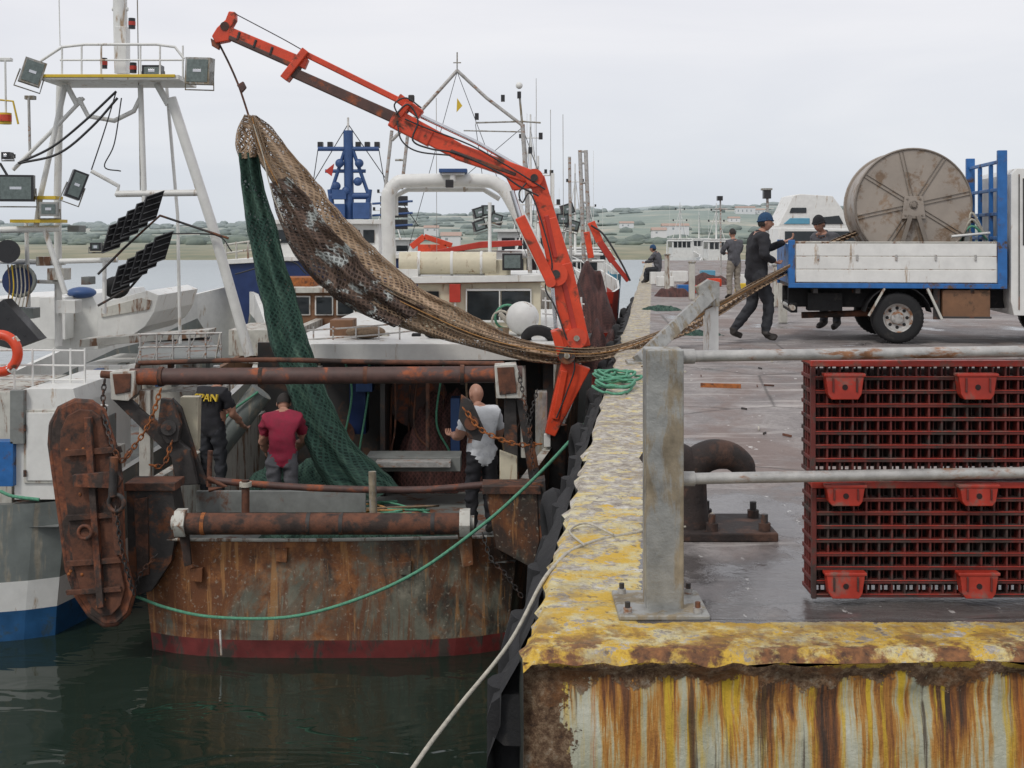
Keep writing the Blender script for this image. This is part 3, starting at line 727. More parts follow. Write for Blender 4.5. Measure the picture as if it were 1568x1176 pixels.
T.sbox(843,265,849,360,Ym,.06,m_white)
T.prism([S(700,150,Ym),S(708,162,Ym),S(699,172,Ym)],(0,.01,0),m_yellow)
T.part('rigging')
for q in ((700,110,620,400),(700,110,810,400),(800,195,880,420),(800,195,700,280),(728,190,740,280),(812,230,900,470)): T.stube([q[:2],q[2:]],Ym,.007,m_cable,5)
T.part('buoy'); T.ell(S(800,487,19),.26,m_white,20,14); T.stube([(765,480),(790,505),(800,515)],19,.04,m_ropew,8,True)
T.torus(S(768,492,19.1),V((.4,1,0)),.16,.02,m_ropew); T.torus(S(776,485,19.2),V((-.3,1,.2)),.19,.02,m_ropeg)
T.part('deck_rails')
for yy in (492,506): T.stube([(470,yy+14),(560,yy+8),(640,yy)],18.3,.014,m_galv2,6,True)
for a in (480,510,545,580,612): T.stube([(a,500),(a,534)],18.3,.014,m_galv2,6)
for a in (835,850,872,890): T.stube([(a,455),(a+2,530)],18.3,.016,m_white,6)
for yy in (460,480,500): T.stube([(830,yy),(895,yy+6)],18.3,.014,m_white,6)
T.part('tyres'); T.torus(S(826,520,18.2),V((.2,1,.9)),.2,.08,m_black)
T.part('gear'); T.ell(S(560,508,18.5),(.3,.2,.10),m_ropeb); T.sbox(505,490,540,520,19,.5,m_wood); T.ell(S(700,512,18.6),(.5,.2,.1),m_black)
for k in range(18):
    a=random.uniform(480,830); T.sbox(a,random.uniform(500,512),a+random.uniform(8,22),522,18.8+random.random(),.2,random.choice([m_dirtywhite,m_wood,m_bluemast,m_black,m_grey,m_ropeb,m_hullgrey]))
T.build()

# ------------------------------------------------------------------ otter board
o=Ob('trawl_door',.01)
Y0=13.6
outl=[(80,650),(92,626),(115,615),(140,617),(156,628),(166,660),(180,700),(185,760),(187,850),(197,885),(203,910),(195,938),(178,954),(160,956),(138,940),(118,910),(104,870),(95,800),(85,730),(78,680)]
o.part('board'); o.sprism(outl,Y0,.13,m_rustred)
cx=sum(a for a,b in outl)/len(outl); cy=785
o.sprism([(cx+(a-cx)*.8,cy+(b-cy)*.93) for a,b in outl],Y0-.05,.05,m_rust)
o.part('shoe'); o.stube([(c,d) for c,d in outl+[outl[0]]],Y0+.06,.04,m_rustred,8,False)
o.part('stiffeners')
for b0,w_ in ((690,9),(790,8),(860,8),(905,7)): o.sprism([(100,b0),(183,b0-6),(186,b0+w_-6),(102,b0+w_)],Y0-.1,.05,m_rust)
o.sprism([(128,640),(138,640),(158,930),(148,932)],Y0-.13,.08,m_rustred)
o.sprism([(166,700),(180,705),(186,850),(175,850)],Y0-.16,.1,m_rust)
o.sprism([(110,728),(178,722),(186,735),(180,748),(112,746)],Y0-.2,.08,m_rustred)
o.tube([S(130,815,Y0-.2),S(130,815,Y0)],.06,m_rust,14); o.tube([S(175,700,Y0-.22),S(172,760,Y0-.22)],.045,m_darksteel,12)
o.torus(S(178,770,Y0-.2),V((.2,1,0)),.09,.025,m_darksteel); o.torus(S(130,815,Y0-.22),V((0,1,0)),.07,.02,m_rustred)
for k in range(14): a=random.uniform(95,180); o.ell(S(a,random.uniform(650,930),Y0-.05),(.02,.015,.02),m_rustor,8,6)
o.chain([S(160,640,Y0),S(172,680,Y0-.15),S(186,705,Y0-.1),S(200,690,Y0)],.07,m_darksteel)
o.chain([S(178,780,Y0-.2),S(186,840,Y0-.15),S(205,910,Y0-.05)],.06,m_darksteel)
o.build()

# ------------------------------------------------------------------ crane
o=Ob('hydraulic_crane',.012)
Yc=16.5
def cb(a,b,c,d,w,mat,h=.2,w2=None,dy=0): o.beam(S(a,b,Yc+dy),S(c,d,Yc+dy),w*Yc/F,h,mat,None if w2 is None else w2*Yc/F)
o.part('pedestal'); o.tube([S(850,650,Yc+.3),S(852,790,Yc+.3)],.16,m_darksteel,16)
cb(882,556,842,664,46,m_orange,.22,16); cb(838,664,838,684,10,m_white,.1)
cb(864,566,850,640,10,m_orange,.28)
o.part('column')
cb(886,532,856,405,36,m_orange,.26,38); cb(858,412,838,335,36,m_orange,.24,28); cb(840,340,822,272,27,m_orange,.22,23)
cb(884,525,860,420,8,m_redpaint,.29); cb(850,395,836,330,7,m_redpaint,.27)
cb(858,505,868,548,26,m_orange,.3); cb(850,505,862,548,14,m_orange,.34); cb(846,440,851,503,6,m_chrome,.05,dy=-.15)
o.tube([S(868,545,Yc-.22),S(868,545,Yc+.22)],.11,m_darksteel,18); o.tube([S(883,518,Yc-.2),S(883,518,Yc+.2)],.14,m_orange,18)
o.tube([S(851,420,Yc-.2),S(851,420,Yc+.2)],.16,m_orange,18); o.tube([S(851,420,Yc-.22),S(851,420,Yc+.22)],.06,m_darksteel,12)
for a,b in ((868,545),(883,518)): o.tube([S(a,b,Yc-.25),S(a,b,Yc-.1)],.04,m_galv,10)
o.part('lift_cylinder'); o.beam(S(796,332,Yc-.17),S(843,430,Yc-.17),.14,.14,m_orange); o.tube([S(784,292,Yc-.17),S(797,335,Yc-.17)],.035,m_chrome,12)
o.tube([S(843,432,Yc-.28),S(843,432,Yc)],.07,m_orange,14)
o.part('elbow'); o.tube([S(818,272,Yc-.18),S(818,272,Yc+.18)],.12,m_orange,18); o.tube([S(818,272,Yc-.2),S(818,272,Yc+.2)],.05,m_darksteel,14)
o.sprism([(770,262),(800,262),(832,268),(838,300),(812,288),(785,292)],Yc-.1,.2,m_orange)
o.part('main_boom'); cb(826,276,700,232,21,m_orange,.24,25); cb(702,232,612,184,25,m_orange,.24,27)
cb(600,183,660,214,23,m_orange,.28); cb(790,268,690,232,6,m_brownsteel,.26)
o.part('telescopic_boom'); cb(625,190,440,107,17,m_brownsteel,.17,15); cb(640,168,470,84,9,m_orange,.1,dy=-.02)
cb(470,99,345,46,16,m_orange,.15,14); cb(460,106,352,58,7,m_brownsteel,.16,dy=.0)
for a,b in ((390,66),(415,77),(365,54)): cb(a,b+9,a+4,b-4,4,m_darksteel,.18)
o.part('cylinder_rod'); o.stube([(645,178),(730,218),(806,262)],Yc-.06,.03,m_chrome,10)
o.part('collars')
cb(436,122,470,78,12,m_orange,.26); cb(600,195,628,158,10,m_orange,.3); cb(610,150,645,176,14,m_orange,.2)
o.sbox(625,145,634,156,Yc-.1,.1,m_darksteel)
o.part('boom_tip'); o.sprism([(324,55),(332,42),(345,30),(350,17),(360,18),(360,30),(352,44),(350,62),(330,66)],Yc-.08,.16,m_orange)
o.sprism([(322,58),(336,66),(334,76),(324,70)],Yc-.05,.1,m_brownsteel); o.tube([S(344,40,Yc-.1),S(344,40,Yc+.1)],.06,m_brownsteel,14)
o.part('hoses'); o.stube([(358,20),(430,58),(462,76)],Yc-.02,.008,m_cable,6,True)
o.stube([(606,175),(625,160),(640,185),(632,215),(660,228),(700,235),(760,262),(795,285),(825,300)],Yc-.2,.014,m_cable,6,True)
o.stube([(620,182),(650,195),(720,222),(770,250),(800,268),(835,290)],Yc-.18,.012,m_cable,6,True)
o.stube([(806,280),(795,295),(800,310),(815,300),(845,400),(835,440),(850,470),(868,520)],Yc-.2,.012,m_cable,6,True)
o.stube([(612,180),(604,160),(622,150),(645,165)],Yc-.17,.012,m_cable,6,True)
o.stube([(608,185),(615,215),(640,232),(690,238)],Yc-.19,.012,m_cable,6,True)
o.stube([(868,530),(880,560),(868,600),(852,640)],Yc-.2,.012,m_cable,6,True)
o.part('hook_rope'); o.stube([(334,64),(352,100),(365,130),(372,150),(381,178)],Yc,.014,m_rust,8,True)
o.sprism([(362,130),(372,124),(377,134),(370,142)],Yc-.03,.06,m_brownsteel)
o.build()

# ------------------------------------------------------------------ nets
def ribbon(o,secs,mat,nU=44,seed=0,K=9,fold=.05):
    A=[S(s[0],s[1],s[4]) for s in secs]; B=[S(s[2],s[3],s[4]) for s in secs]; th=[s[5] for s in secs]
    A,t2=catmull(A,th,K); B,_=catmull(B,th,K); vs=[];uvs=[];d=0
    for i in range(len(A)):
        c=(A[i]+B[i])/2; hw=(A[i]-B[i])/2
        if i: d+=(c-pc).length
        pc=c
        nz=1+.12*noise.noise(V((d*1.7,seed,0)))+.06*noise.noise(V((d*6,seed,3)))
        for k in range(nU+1):
            a=2*math.pi*k/nU; ca=math.cos(a); sa=math.sin(a)
            p=c+hw*ca*nz
            f=fold*(math.sin(7*ca+3*noise.noise(V((d*.8,seed,1))))+.8*noise.noise(V((ca*4,d*1.5,seed+sa))))
            p=p+V((0,1,0))*(t2[i]*sa*(1+.4*noise.noise(V((ca*3,d*2,seed))))+f)
            p+=hw*(.04*noise.noise(V((ca*6,d*4,seed+7))))
            vs.append(p); uvs.append((a*hw.length*.75,d))
    fs=[(i*(nU+1)+k,i*(nU+1)+k+1,(i+1)*(nU+1)+k+1,(i+1)*(nU+1)+k) for i in range(len(A)-1) for k in range(nU)]
    o.add(vs,fs,mat,True,uvs)
def mound(o,c,rx,ry,h,mat,seed=0,n=26):
    vs=[];fs=[];uv=[]
    for j in range(n+1):
        for i in range(n+1):
            u=i/n*2-1;v=j/n*2-1; r=min(1,math.sqrt(u*u+v*v)); z=h*(1-r**2.2)*(1+.5*noise.noise(V((u*2.4,v*2.4,seed))))+.05*noise.noise(V((u*9,v*9,seed)))
            k=1+.15*noise.noise(V((u,v,seed+4))); vs.append((c[0]+u*rx*k,c[1]+v*ry*k,c[2]+max(0,z))); uv.append((u*rx,v*ry+z))
    for j in range(n):
        for i in range(n): a=j*(n+1)+i; fs.append((a,a+1,a+n+2,a+n+1))
    o.add(vs,fs,mat,True,uv)
o=Ob('fishing_net')
o.part('gathered_top'); ribbon(o,[(374,176,388,176,16.5,.05),(365,195,402,195,16.5,.12),(362,220,408,215,16.5,.14),(366,245,404,240,16.5,.12)],m_netb,seed=1)
o.part('green_wing')
ribbon(o,[(364,235,397,235,16.5,.1),(369,290,406,290,16.5,.1),(378,350,424,348,16.4,.12),(388,410,440,405,16.3,.12),(400,465,457,460,16.2,.13),(412,520,470,515,16.1,.13),(432,580,492,572,16,.14),(452,640,515,628,15.9,.15),(475,700,545,682,15.8,.17),(500,745,578,712,15.7,.2),(520,775,612,745,15.6,.2)],m_netg,seed=2,fold=.07)
o.part('brown_wing')
ribbon(o,[(383,178,392,176,16.45,.05),(388,210,418,196,16.45,.08),(398,250,446,232,16.45,.1),(418,285,480,270,16.45,.1),(438,325,508,308,16.45,.12),(465,370,545,350,16.45,.12),(497,415,586,392,16.45,.13),(535,458,630,430,16.45,.13),(590,492,675,456,16.45,.12),(650,513,724,482,16.5,.11),(722,532,775,510,16.5,.1),(790,550,826,526,16.6,.1),(850,557,870,530,16.6,.1),(905,554,915,530,16.7,.1),(955,545,958,526,16.9,.09),(1010,528,1000,512,17.1,.09),(1060,508,1052,490,17.3,.08),(1110,478,1102,462,17.6,.08),(1160,446,1152,432,17.9,.08),(1215,414,1208,404,18.4,.07),(1265,382,1260,374,18.8,.06),(1318,358,1316,350,19,.05)],m_netb,seed=3,K=7,fold=.07)
o.part('dark_codend')
ribbon(o,[(412,282,440,270,16.3,.06),(424,325,470,300,16.25,.1),(442,376,500,340,16.22,.12),(474,424,540,382,16.22,.12),(512,458,570,420,16.22,.11),(558,484,612,450,16.28,.08),(606,500,650,472,16.3,.05)],m_netd,seed=5,fold=.07)
o.part('deck_pile')
mound(o,(-2.15,15.5,-2.2),1.0,.8,.42,m_netg,1); mound(o,(-3.0,16.4,-2.2),.8,.8,.75,m_netg,2); mound(o,(-1.3,15.2,-2.2),.6,.4,.25,m_netg,3)
mound(o,(-1.0,18.4,-2.2),.8,.4,1.3,m_nd,5); mound(o,(-1.3,18.2,-2.2),.5,.3,1.0,m_nd,6)
o.part('head_ropes')
for k in range(4): 
    o.stube([(383+k*3,180),(400+k*4,240),(455+k*6,340),(530+k*5,420-k*3),(640+k*4,480-k*4),(760,528-k*5),(900,546-k*4),(1000,520-k*3),(1100,470-k*2),(1210,408-k)],16.3-.02*k,.009,m_ropey if k==1 else m_ropeb,6,True)
o.stube([(388,190),(402,235),(415,290),(440,350),(470,400),(505,440)],16.12,.008,m_ropew,6,True)
for k in range(7):
    pts=[V((-2.0+random.uniform(-.9,1.3)+.35*math.cos(a),15.0+random.uniform(0,.5)+.3*math.sin(a),-2.0+.06*math.sin(3*a+k)+.12)) for a in [i*.7 for i in range(9)]]
    o.tube(pts,.014,random.choice([m_ropey,m_ropeg,m_ropeb]),6,True)
o.build()

# ------------------------------------------------------------------ truck
O=V((4.09,17.9,0)); AX=V((.991,-.13,0)); AY=V((.13,.991,0))
def TR(l,w_,z): return O+AX*l+AY*w_+V((0,0,z))
t=Ob('flatbed_truck',.008)
def tb(l0,l1,w0,w1,z0,z1,mat): t.hexa([TR(l0,w0,z0),TR(l1,w0,z0),TR(l1,w1,z0),TR(l0,w1,z0),TR(l0,w0,z1),TR(l1,w0,z1),TR(l1,w1,z1),TR(l0,w1,z1)],mat)
t.part('bed_floor'); tb(-.02,2.92,.02,1.93,.80,.87,m_darksteel)
t.part('side_boards')
for w0 in (0,1.92):
    for k in range(3): tb(.05,2.86,w0+.008,w0+.032,.885+k*.19,.885+k*.19+.182,m_white)
    tb(.04,2.87,w0+.012,w0+.028,.88,1.46,m_dirtywhite)
    for k in range(5): tb(.35+k*.55,.38+k*.55,w0-.015,w0+.004,1.2,1.29,m_galv2)
    tb(.04,2.87,w0+.002,w0+.038,1.455,1.475,m_dirtywhite)
t.part('blue_frame')
tb(-.05,2.92,-.012,.02,.80,.872,m_blue); tb(-.05,2.92,1.93,1.96,.80,.872,m_blue)
tb(-.06,.035,-.01,.05,.80,1.5,m_blue); tb(-.06,.035,1.9,1.96,.80,1.5,m_blue); tb(-.055,-.02,.05,1.9,.86,1.44,m_blue)
t.part('headboard_rack')
for w0 in (-.01,1.88): tb(2.87,3.0,w0,w0+.08,.80,2.78,m_blue)
for w0 in (.6,1.25): tb(2.9,2.96,w0,w0+.05,.87,2.6,m_blue)
for z in (1.5,1.85,2.2,2.6): tb(2.905,2.955,.07,1.88,z,z+.05,m_blue)
tb(2.91,2.94,.07,1.88,.87,1.45,m_blue)
t.part('chassis'); tb(-.02,4.3,.45,.55,.5,.78,m_black); tb(-.02,4.3,1.4,1.5,.5,.78,m_black); tb(.0,.1,.3,1.6,.42,.56,m_black)
for l in (.3,.9,1.9,2.5): tb(l,l+.07,.05,1.9,.72,.8,m_darksteel)
tb(.25,.75,.3,.6,.45,.72,m_black); tb(2.0,2.1,.1,.12,.35,.8,m_darksteel); tb(.2,1.0,.7,1.3,.5,.78,m_black)
t.tube([TR(1.5,.3,.37),TR(1.5,1.65,.37)],.07,m_black); t.tube([TR(.2,.7,.36),TR(1.2,.7,.4)],.05,m_rust)
t.part('underrun_bar'); t.tube([TR(.02,.15,.5),TR(.02,1.8,.5)],.04,m_dirtywhite)
t.part('tool_box'); tb(2.12,2.78,.05,.5,.38,.78,m_wood); tb(2.1,2.8,.04,.06,.37,.4,m_darksteel)
t.part('mudguard')
pts=[TR(1.5+.47*math.cos(a),.02,.38+.45*math.sin(a)) for a in [math.pi*(.05+.9*i/10) for i in range(11)]]
for i in range(10): t.prism([pts[i],pts[i+1],pts[i+1]+V((0,0,.02)),pts[i]+V((0,0,.02))],AY*.42,m_black)
t.beam(TR(1.3,-.0,.8),TR(1.08,-.0,.4),.03,.03,m_dirtywhite); t.beam(TR(1.9,0,.8),TR(2.1,0,.36),.035,.03,m_dirtywhite)
def wheel(l,w0,flip):
    ax=AY*flip; c=TR(l,w0,.37)
    t.revolve(c,ax,[(.21,-.10),(.30,-.11),(.35,-.095),(.368,-.06),(.368,.06),(.35,.095),(.30,.11),(.21,.10)],m_black,40)
    for k in range(40):
        a=2*math.pi*k/40; u=AX*math.cos(a)+V((0,0,1))*math.sin(a); t.beam(c+u*.366-ax*.07,c+u*.366+ax*.07,.02,.014,m_black)
    t.revolve(c,ax,[(.215,-.10),(.215,-.085),(.19,-.07),(.17,-.02),(.10,-.02),(.085,-.07),(.0,-.07)],m_galv2,32)
    for k in range(8):
        a=2*math.pi*k/8; u=AX*math.cos(a)+V((0,0,1))*math.sin(a); t.tube([c+u*.14-ax*.024,c+u*.14-ax*.015],.025,m_black,10)
    for k in range(5):
        a=2*math.pi*k/5; u=AX*math.cos(a)+V((0,0,1))*math.sin(a); t.tube([c+u*.06-ax*.09,c+u*.06-ax*.06],.012,m_galv,6)
for i,(l,w0,f) in enumerate(((1.5,.15,1),(1.5,1.8,-1),(4.0,.15,1),(4.0,1.8,-1))): t.part('wheel_%d'%(i+1)); wheel(l,w0,f)
t.part('cab')
prof=[(3.06,.62),(3.06,2.44),(3.14,2.52),(4.25,2.52),(4.42,2.44),(4.72,1.55),(4.76,1.3),(4.76,.45),(4.42,.45),(4.34,.72),(4.0,.84),(3.66,.72),(3.56,.42),(3.1,.42)]
t.prism([TR(l,.03,z) for l,z in prof],AY*1.88,m_white)
t.part('cab_windows')
t.prism([TR(l,.018,z) for l,z in ((3.22,1.42),(3.22,2.38),(4.22,2.38),(4.55,1.5),(4.55,1.42))],AY*.01,m_glass)
t.prism([TR(4.43,.15,2.38),TR(4.715,.15,1.6),TR(4.715,1.78,1.6),TR(4.43,1.78,2.38)],AX*.03,m_glass)
t.part('cab_trim'); tb(3.16,3.175,.012,.028,.5,2.44,m_darksteel); tb(3.3,3.42,.0,.028,1.22,1.26,m_blackgl); tb(4.7,4.82,.05,1.9,.3,.5,m_blackgl)
t.tube([TR(4.5,.0,1.5),TR(4.65,-.15,1.6),TR(4.65,-.15,2.0)],.015,m_blackgl); tb(4.6,4.64,-.24,-.08,1.55,1.95,m_blackgl)
t.part('cargo_bits')
t.beam(TR(2.55,.6,.9),TR(2.55,.6,1.62),.12,.3,m_galv); t.tube([TR(2.3,.3,1.55),TR(2.86,.4,1.6)],.02,m_white)
for k in range(3): t.tube([TR(2.4+.1*k,.5,1.4),TR(2.6,.4,1.7+.1*k),TR(2.85,.5,1.5)],.02,m_ropew if k else m_ropeg,6,True)
t.build()

d=Ob('net_drum',.004)
c0=TR(1.78,.42,2.01); R=.84
d.part('near_flange'); d.revolve(c0,AY,[(0.001,0),(R-.03,0),(R,-.012),(R+.008,.01),(R+.008,.05),(R-.03,.06),(0.3,.06)],m_drum,72,False)
d.part('far_flange'); d.revolve(c0+AY*1.15,AY,[(0.001,.03),(R,.03),(R+.008,0),(R,-.03),(0.3,-.03)],m_drum,72,False)
d.part('shell'); d.revolve(c0,AY,[(R-.03,.05),(R-.03,1.13)],m_drum,72)
d.part('ribs'); Z=V((0,0,1))
for k in range(8):
    a=math.radians(22.5+45*k-10); u=AX*math.cos(a)+Z*math.sin(a); s_=AX*-math.sin(a)+Z*math.cos(a)
    for off in (-.025,.025):
        d.beam(c0+u*.12+s_*off-AY*.01,c0+u*(R-.02)+s_*off-AY*.01,.008,.022,m_drumrib,None,AY)
d.torus(c0-AY*.012,AY,R-.01,.014,m_drumrib,64,8)
d.part('hub'); d.prism([c0-AY*.05+AX*x+Z*z for x,z in ((-.13,.13),(.13,.13),(.17,-.2),(-.17,-.2))],AY*.04,m_drum)
d.revolve(c0-AY*.05,AY,[(0.001,-.04),(.035,-.04),(.035,0),(.07,0),(.07,.02)],m_drumrib,20,False)
for x,z in ((-.09,.09),(.09,.09),(-.12,-.15),(.12,-.15)): d.revolve(c0-AY*.05+AX*x+Z*z,AY,[(.001,-.015),(.015,-.015),(.015,.01)],m_drumrib,8,False)
d.part('stand')
for w0 in (-.10,1.26):
    for dx_ in (-.34,.34): d.beam(c0+AX*(dx_*.15)+AY*w0-Z*.15,c0+AX*dx_+AY*w0-Z*1.12,.06,.05,m_drumrib,None,AY)
    d.beam(c0-AX*.45+AY*w0-Z*1.12,c0+AX*.45+AY*w0-Z*1.12,.05,.08,m_drumrib)
d.build()

# ------------------------------------------------------------------ people
def person(name,pos,heading,J,scale,c,sleeve='long',hat=None,face=(0,1,-.1),bald=False,bulk=1.,text=None):
    base=dict(pelvis=(0,0,.97),waist=(0,.01,1.12),chest=(0,.02,1.32),neck=(0,.03,1.50),head=(0,.05,1.58),
      shR=(.18,.0,1.42),elR=(.24,-.03,1.14),wrR=(.24,.1,.9),shL=(-.18,.0,1.42),elL=(-.24,-.03,1.14),wrL=(-.24,.1,.9),
      hipR=(.09,0,.9),knR=(.11,.04,.5),anR=(.12,0,.1),toR=(.14,.16,.045),hipL=(-.09,0,.9),knL=(-.11,.04,.5),anL=(-.12,0,.1),toL=(-.14,.16,.045))
    base.update(J)
    rad=dict(pelvis=.14,waist=.135,chest=.155,neck=.056,head=.05,shR=.085,elR=.058,wrR=.036,shL=.085,elL=.058,wrL=.036,hipR=.102,knR=.072,anR=.056,toR=.042,hipL=.102,knL=.072,anL=.056,toL=.042)
    for q in rad:
        if q not in('neck','head','toR','toL'): rad[q]*=bulk
    if sleeve=='long': rad['wrR']*=1.2; rad['wrL']*=1.2
    Rm=Matrix.Rotation(heading,3,'Z'); pos=V(pos)
    def Wp(p): return pos+Rm@(V(p)*scale)
    names=list(base); idx={n:i for i,n in enumerate(names)}
    bones=[('pelvis','waist','shirt'),('waist','chest','shirt'),('chest','neck','skin'),('neck','head','skin'),
      ('chest','shR','shirt'),('shR','elR','shirt'),('elR','wrR','shirt' if sleeve=='long' else 'skin'),('chest','shL','shirt'),('shL','elL','shirt'),('elL','wrL','shirt' if sleeve=='long' else 'skin'),
      ('pelvis','hipR','pants'),('hipR','knR','pants'),('knR','anR','pants'),('anR','toR','shoe'),('pelvis','hipL','pants'),('hipL','knL','pants'),('knL','anL','pants'),('anL','toL','shoe')]
    me=bpy.data.meshes.new('tmp'); me.from_pydata([Wp(base[n]) for n in names],[(idx[a],idx[b]) for a,b,_ in bones],[])
    ob=bpy.data.objects.new('tmp',me); bpy.context.collection.objects.link(ob)
    sk=ob.modifiers.new('Skin','SKIN'); ss=ob.modifiers.new('Sub','SUBSURF'); ss.levels=3; ss.render_levels=3
    for n in names:
        dd=me.skin_vertices[0].data[idx[n]]; r=rad[n]*scale; dd.radius=(r,r); dd.use_root=(n=='pelvis')
    dg=bpy.context.evaluated_depsgraph_get(); ev=ob.evaluated_get(dg); m2=ev.to_mesh()
    vs=[v.co.copy() for v in m2.vertices]; fs=[tuple(p.vertices) for p in m2.polygons]; ev.to_mesh_clear()
    bpy.data.objects.remove(ob)
    for i,v in enumerate(vs):
        w3=V((v.x*7,v.y*7,v.z*16)); nn=noise.noise(w3)*.024+noise.noise(v*24)*.009
        cdir=noise.noise_vector(v*6)*.008
        vs[i]=v+(V((nn,nn*.8,nn*.2))+cdir)*scale
    o=Ob(name); o.part('body')
    segs=[(Wp(base[a]),Wp(base[b]),l) for a,b,l in bones]
    mats=dict(shirt=c[0],pants=c[1],shoe=c[2],skin=m_skin)
    groups={}
    for f in fs:
        cc=sum((vs[i] for i in f),V((0,0,0)))/len(f); best=None
        for bi,(a,b,l) in enumerate(segs):
            ab=b-a; tt=max(0,min(1,(cc-a).dot(ab)/ab.length_squared)); dd=(cc-(a+ab*tt)).length-(.05*scale if l=='shirt' else 0)
            lab=l
            if bi==2 and tt<.72: lab='shirt'
            if bi==5 or bi==8: lab='shirt' if (sleeve=='long' or tt<.7) else 'skin'
            if bi==12 or bi==16: lab='pants' if tt<.9 else 'shoe'
            if bi==0: lab='shirt'
            if best is None or dd<best[0]: best=(dd,lab)
        groups.setdefault(best[1],[]).append(f)
    P=o.parts.setdefault('body',dict(v=[],f=[],m=[],s=[],uv=[],mats=[])); P['v']=[tuple(v) for v in vs]
    for l,ff in groups.items():
        P['mats'].append(mats[l]); mi=len(P['mats'])-1
        for f in ff: P['f'].append(list(f)); P['m'].append(mi); P['s'].append(True); P['uv']+=[(0,0)]*len(f)
    fw=(Rm@V(face)).normalized(); nk=Wp(base['head'])-Wp(base['neck']); up=(nk.normalized()*.6+V((0,0,1))*.4+V((0,0,.001))); up=(up-fw*up.dot(fw)).normalized(); rt=fw.cross(up).normalized()
    R3=Matrix((rt,fw,up)).transposed(); hc=Wp(base['head'])+up*.075*scale+fw*.015*scale; k=scale
    def hf(q,p):
        if q.z<0: p.x*=1+.32*q.z; p.y*= (1+.12*q.z) if q.y>0 else (1+.35*q.z)
        if q.y>0 and q.z<-.2: p.y+=.008*k
        return p
    o.part('head'); o.ell(hc,(.078*k,.098*k,.122*k),m_skin,24,18,R3,hf)
    def H(x,y,z): return hc+R3@(V((x,y,z))*k)
    o.part('face'); o.ell(H(0,.103,-.018),(.013*k,.018*k,.024*k),m_skin,10,8,R3)
    for sgn in (-1,1):
        o.ell(H(sgn*.03,.084,.012),(.013*k,.009*k,.008*k),m_eye,10,6,R3); o.ell(H(sgn*.03,.0915,.012),(.005*k,.003*k,.006*k),m_hair,8,6,R3)
        o.ell(H(sgn*.032,.088,.033),(.017*k,.006*k,.004*k),m_hair,8,5,R3)
        o.ell(H(sgn*.08,-.005,-.005),(.009*k,.018*k,.03*k),m_skin,10,8,R3)
    o.ell(H(0,.091,-.055),(.022*k,.006*k,.006*k),m_lip,10,6,R3)
    if hat: 
        o.part('hat'); o.ell(H(0,-.004,.018),(.088*k,.108*k,.122*k),hat,24,16,R3,None,lambda q:q.z>(.12 if q.y>0 else -.25)+0*q.x)
        ring=[H(.088*math.cos(a),-.004+.108*math.sin(a),.018+(.012 if math.sin(a)>0 else -.025*abs(math.sin(a)))) for a in [2*math.pi*i/24 for i in range(25)]]
        o.tube(ring,.011*k,hat,8,caps=False)
        o.part('hair'); o.ell(H(0,-.012,-.01),(.082*k,.095*k,.10*k),m_hair,20,14,R3,None,lambda q:q.y<.1 and -.75<q.z<.4)
    elif not bald:
        o.part('hair'); o.ell(H(0,-.008,.012),(.085*k,.104*k,.124*k),m_hair,24,18,R3,lambda q,p:p*(1+.05*noise.noise(q*7)),lambda q:q.z>(.42 if q.y>.25 else -.1 if q.y>-.2 else -.5))
    if sleeve=='long':
        o.part('collar'); nb=Wp(base['neck']); nu=nk.normalized(); o.torus(nb-nu*.01*k,nu,.068*k,.02*k,c[0],20,8)
    for sd2 in ('R','L'):
        wr=Wp(base['wr'+sd2]); el=Wp(base['el'+sd2]); dd=(wr-el).normalized()
        nrm=dd.cross(Rm@V((1,0,0))); nrm=nrm.normalized() if nrm.length>.1 else dd.orthogonal().normalized(); sdv=nrm.cross(dd).normalized()
        o.part('hand_'+sd2); Rh=Matrix((sdv,dd,nrm)).transposed()
        o.ell(wr+dd*.05*k,(.042*k,.055*k,.018*k),m_skin,12,8,Rh)
        o.tube([wr-dd*.03*k,wr+dd*.02*k],[.03*k,.026*k],m_skin,10)
        for q,(off,ln) in enumerate(((-.03,.066),(-.01,.076),(.01,.072),(.029,.056))):
            b0=wr+dd*.09*k+sdv*off*k; b1=b0+dd*ln*.5*k-nrm*.012*k; b2=b1+dd*ln*.28*k-nrm*.028*k; b3=b2+dd*ln*.05*k-nrm*.026*k
            o.tube([b0-dd*.02*k,b0,b1,b2,b3],[.0085*k,.0095*k,.0088*k,.008*k,.006*k],m_skin,8)
        th=1 if sd2=='L' else -1
        o.tube([wr+dd*.02*k+sdv*th*.025*k,wr+dd*.045*k+sdv*th*.052*k,wr+dd*.075*k+sdv*th*.062*k-nrm*.012*k,wr+dd*.095*k+sdv*th*.058*k-nrm*.022*k],[.013*k,.012*k,.0105*k,.008*k],m_skin,8)
    root=o.build()
    if text:
        tcu=bpy.data.curves.new('shirt_lettering','FONT'); tcu.body=text; tcu.size=.14; tcu.extrude=.02; tcu.materials.append(m_yellow)
        to=bpy.data.objects.new('shirt_lettering',tcu); bpy.context.collection.objects.link(to); to.parent=root
        bk=Wp((-.175,-.175+.02,1.33)); to.location=bk; to.rotation_euler=(math.radians(80),0,heading)
    return root
c_black=M('black_jacket_cloth',(.016,.016,.02),.4,.85,0,10,bump=.4); c_dark=M('dark_trousers',(.03,.032,.038),.4,.85,0,10,bump=.4)
c_red=M('crimson_tshirt',(.25,.016,.042),.25,.85,0,9,bump=.4); c_grey=M('grey_trousers',(.10,.10,.11),.35,.85,0,9,bump=.4)
c_wt=M('white_tshirt',(.60,.62,.64),.12,.85,0,9,(.30,.32,.36),.3,1.6,bump=.4); c_shoe=M('boots',(.03,.025,.022),.3,.6,0,12)
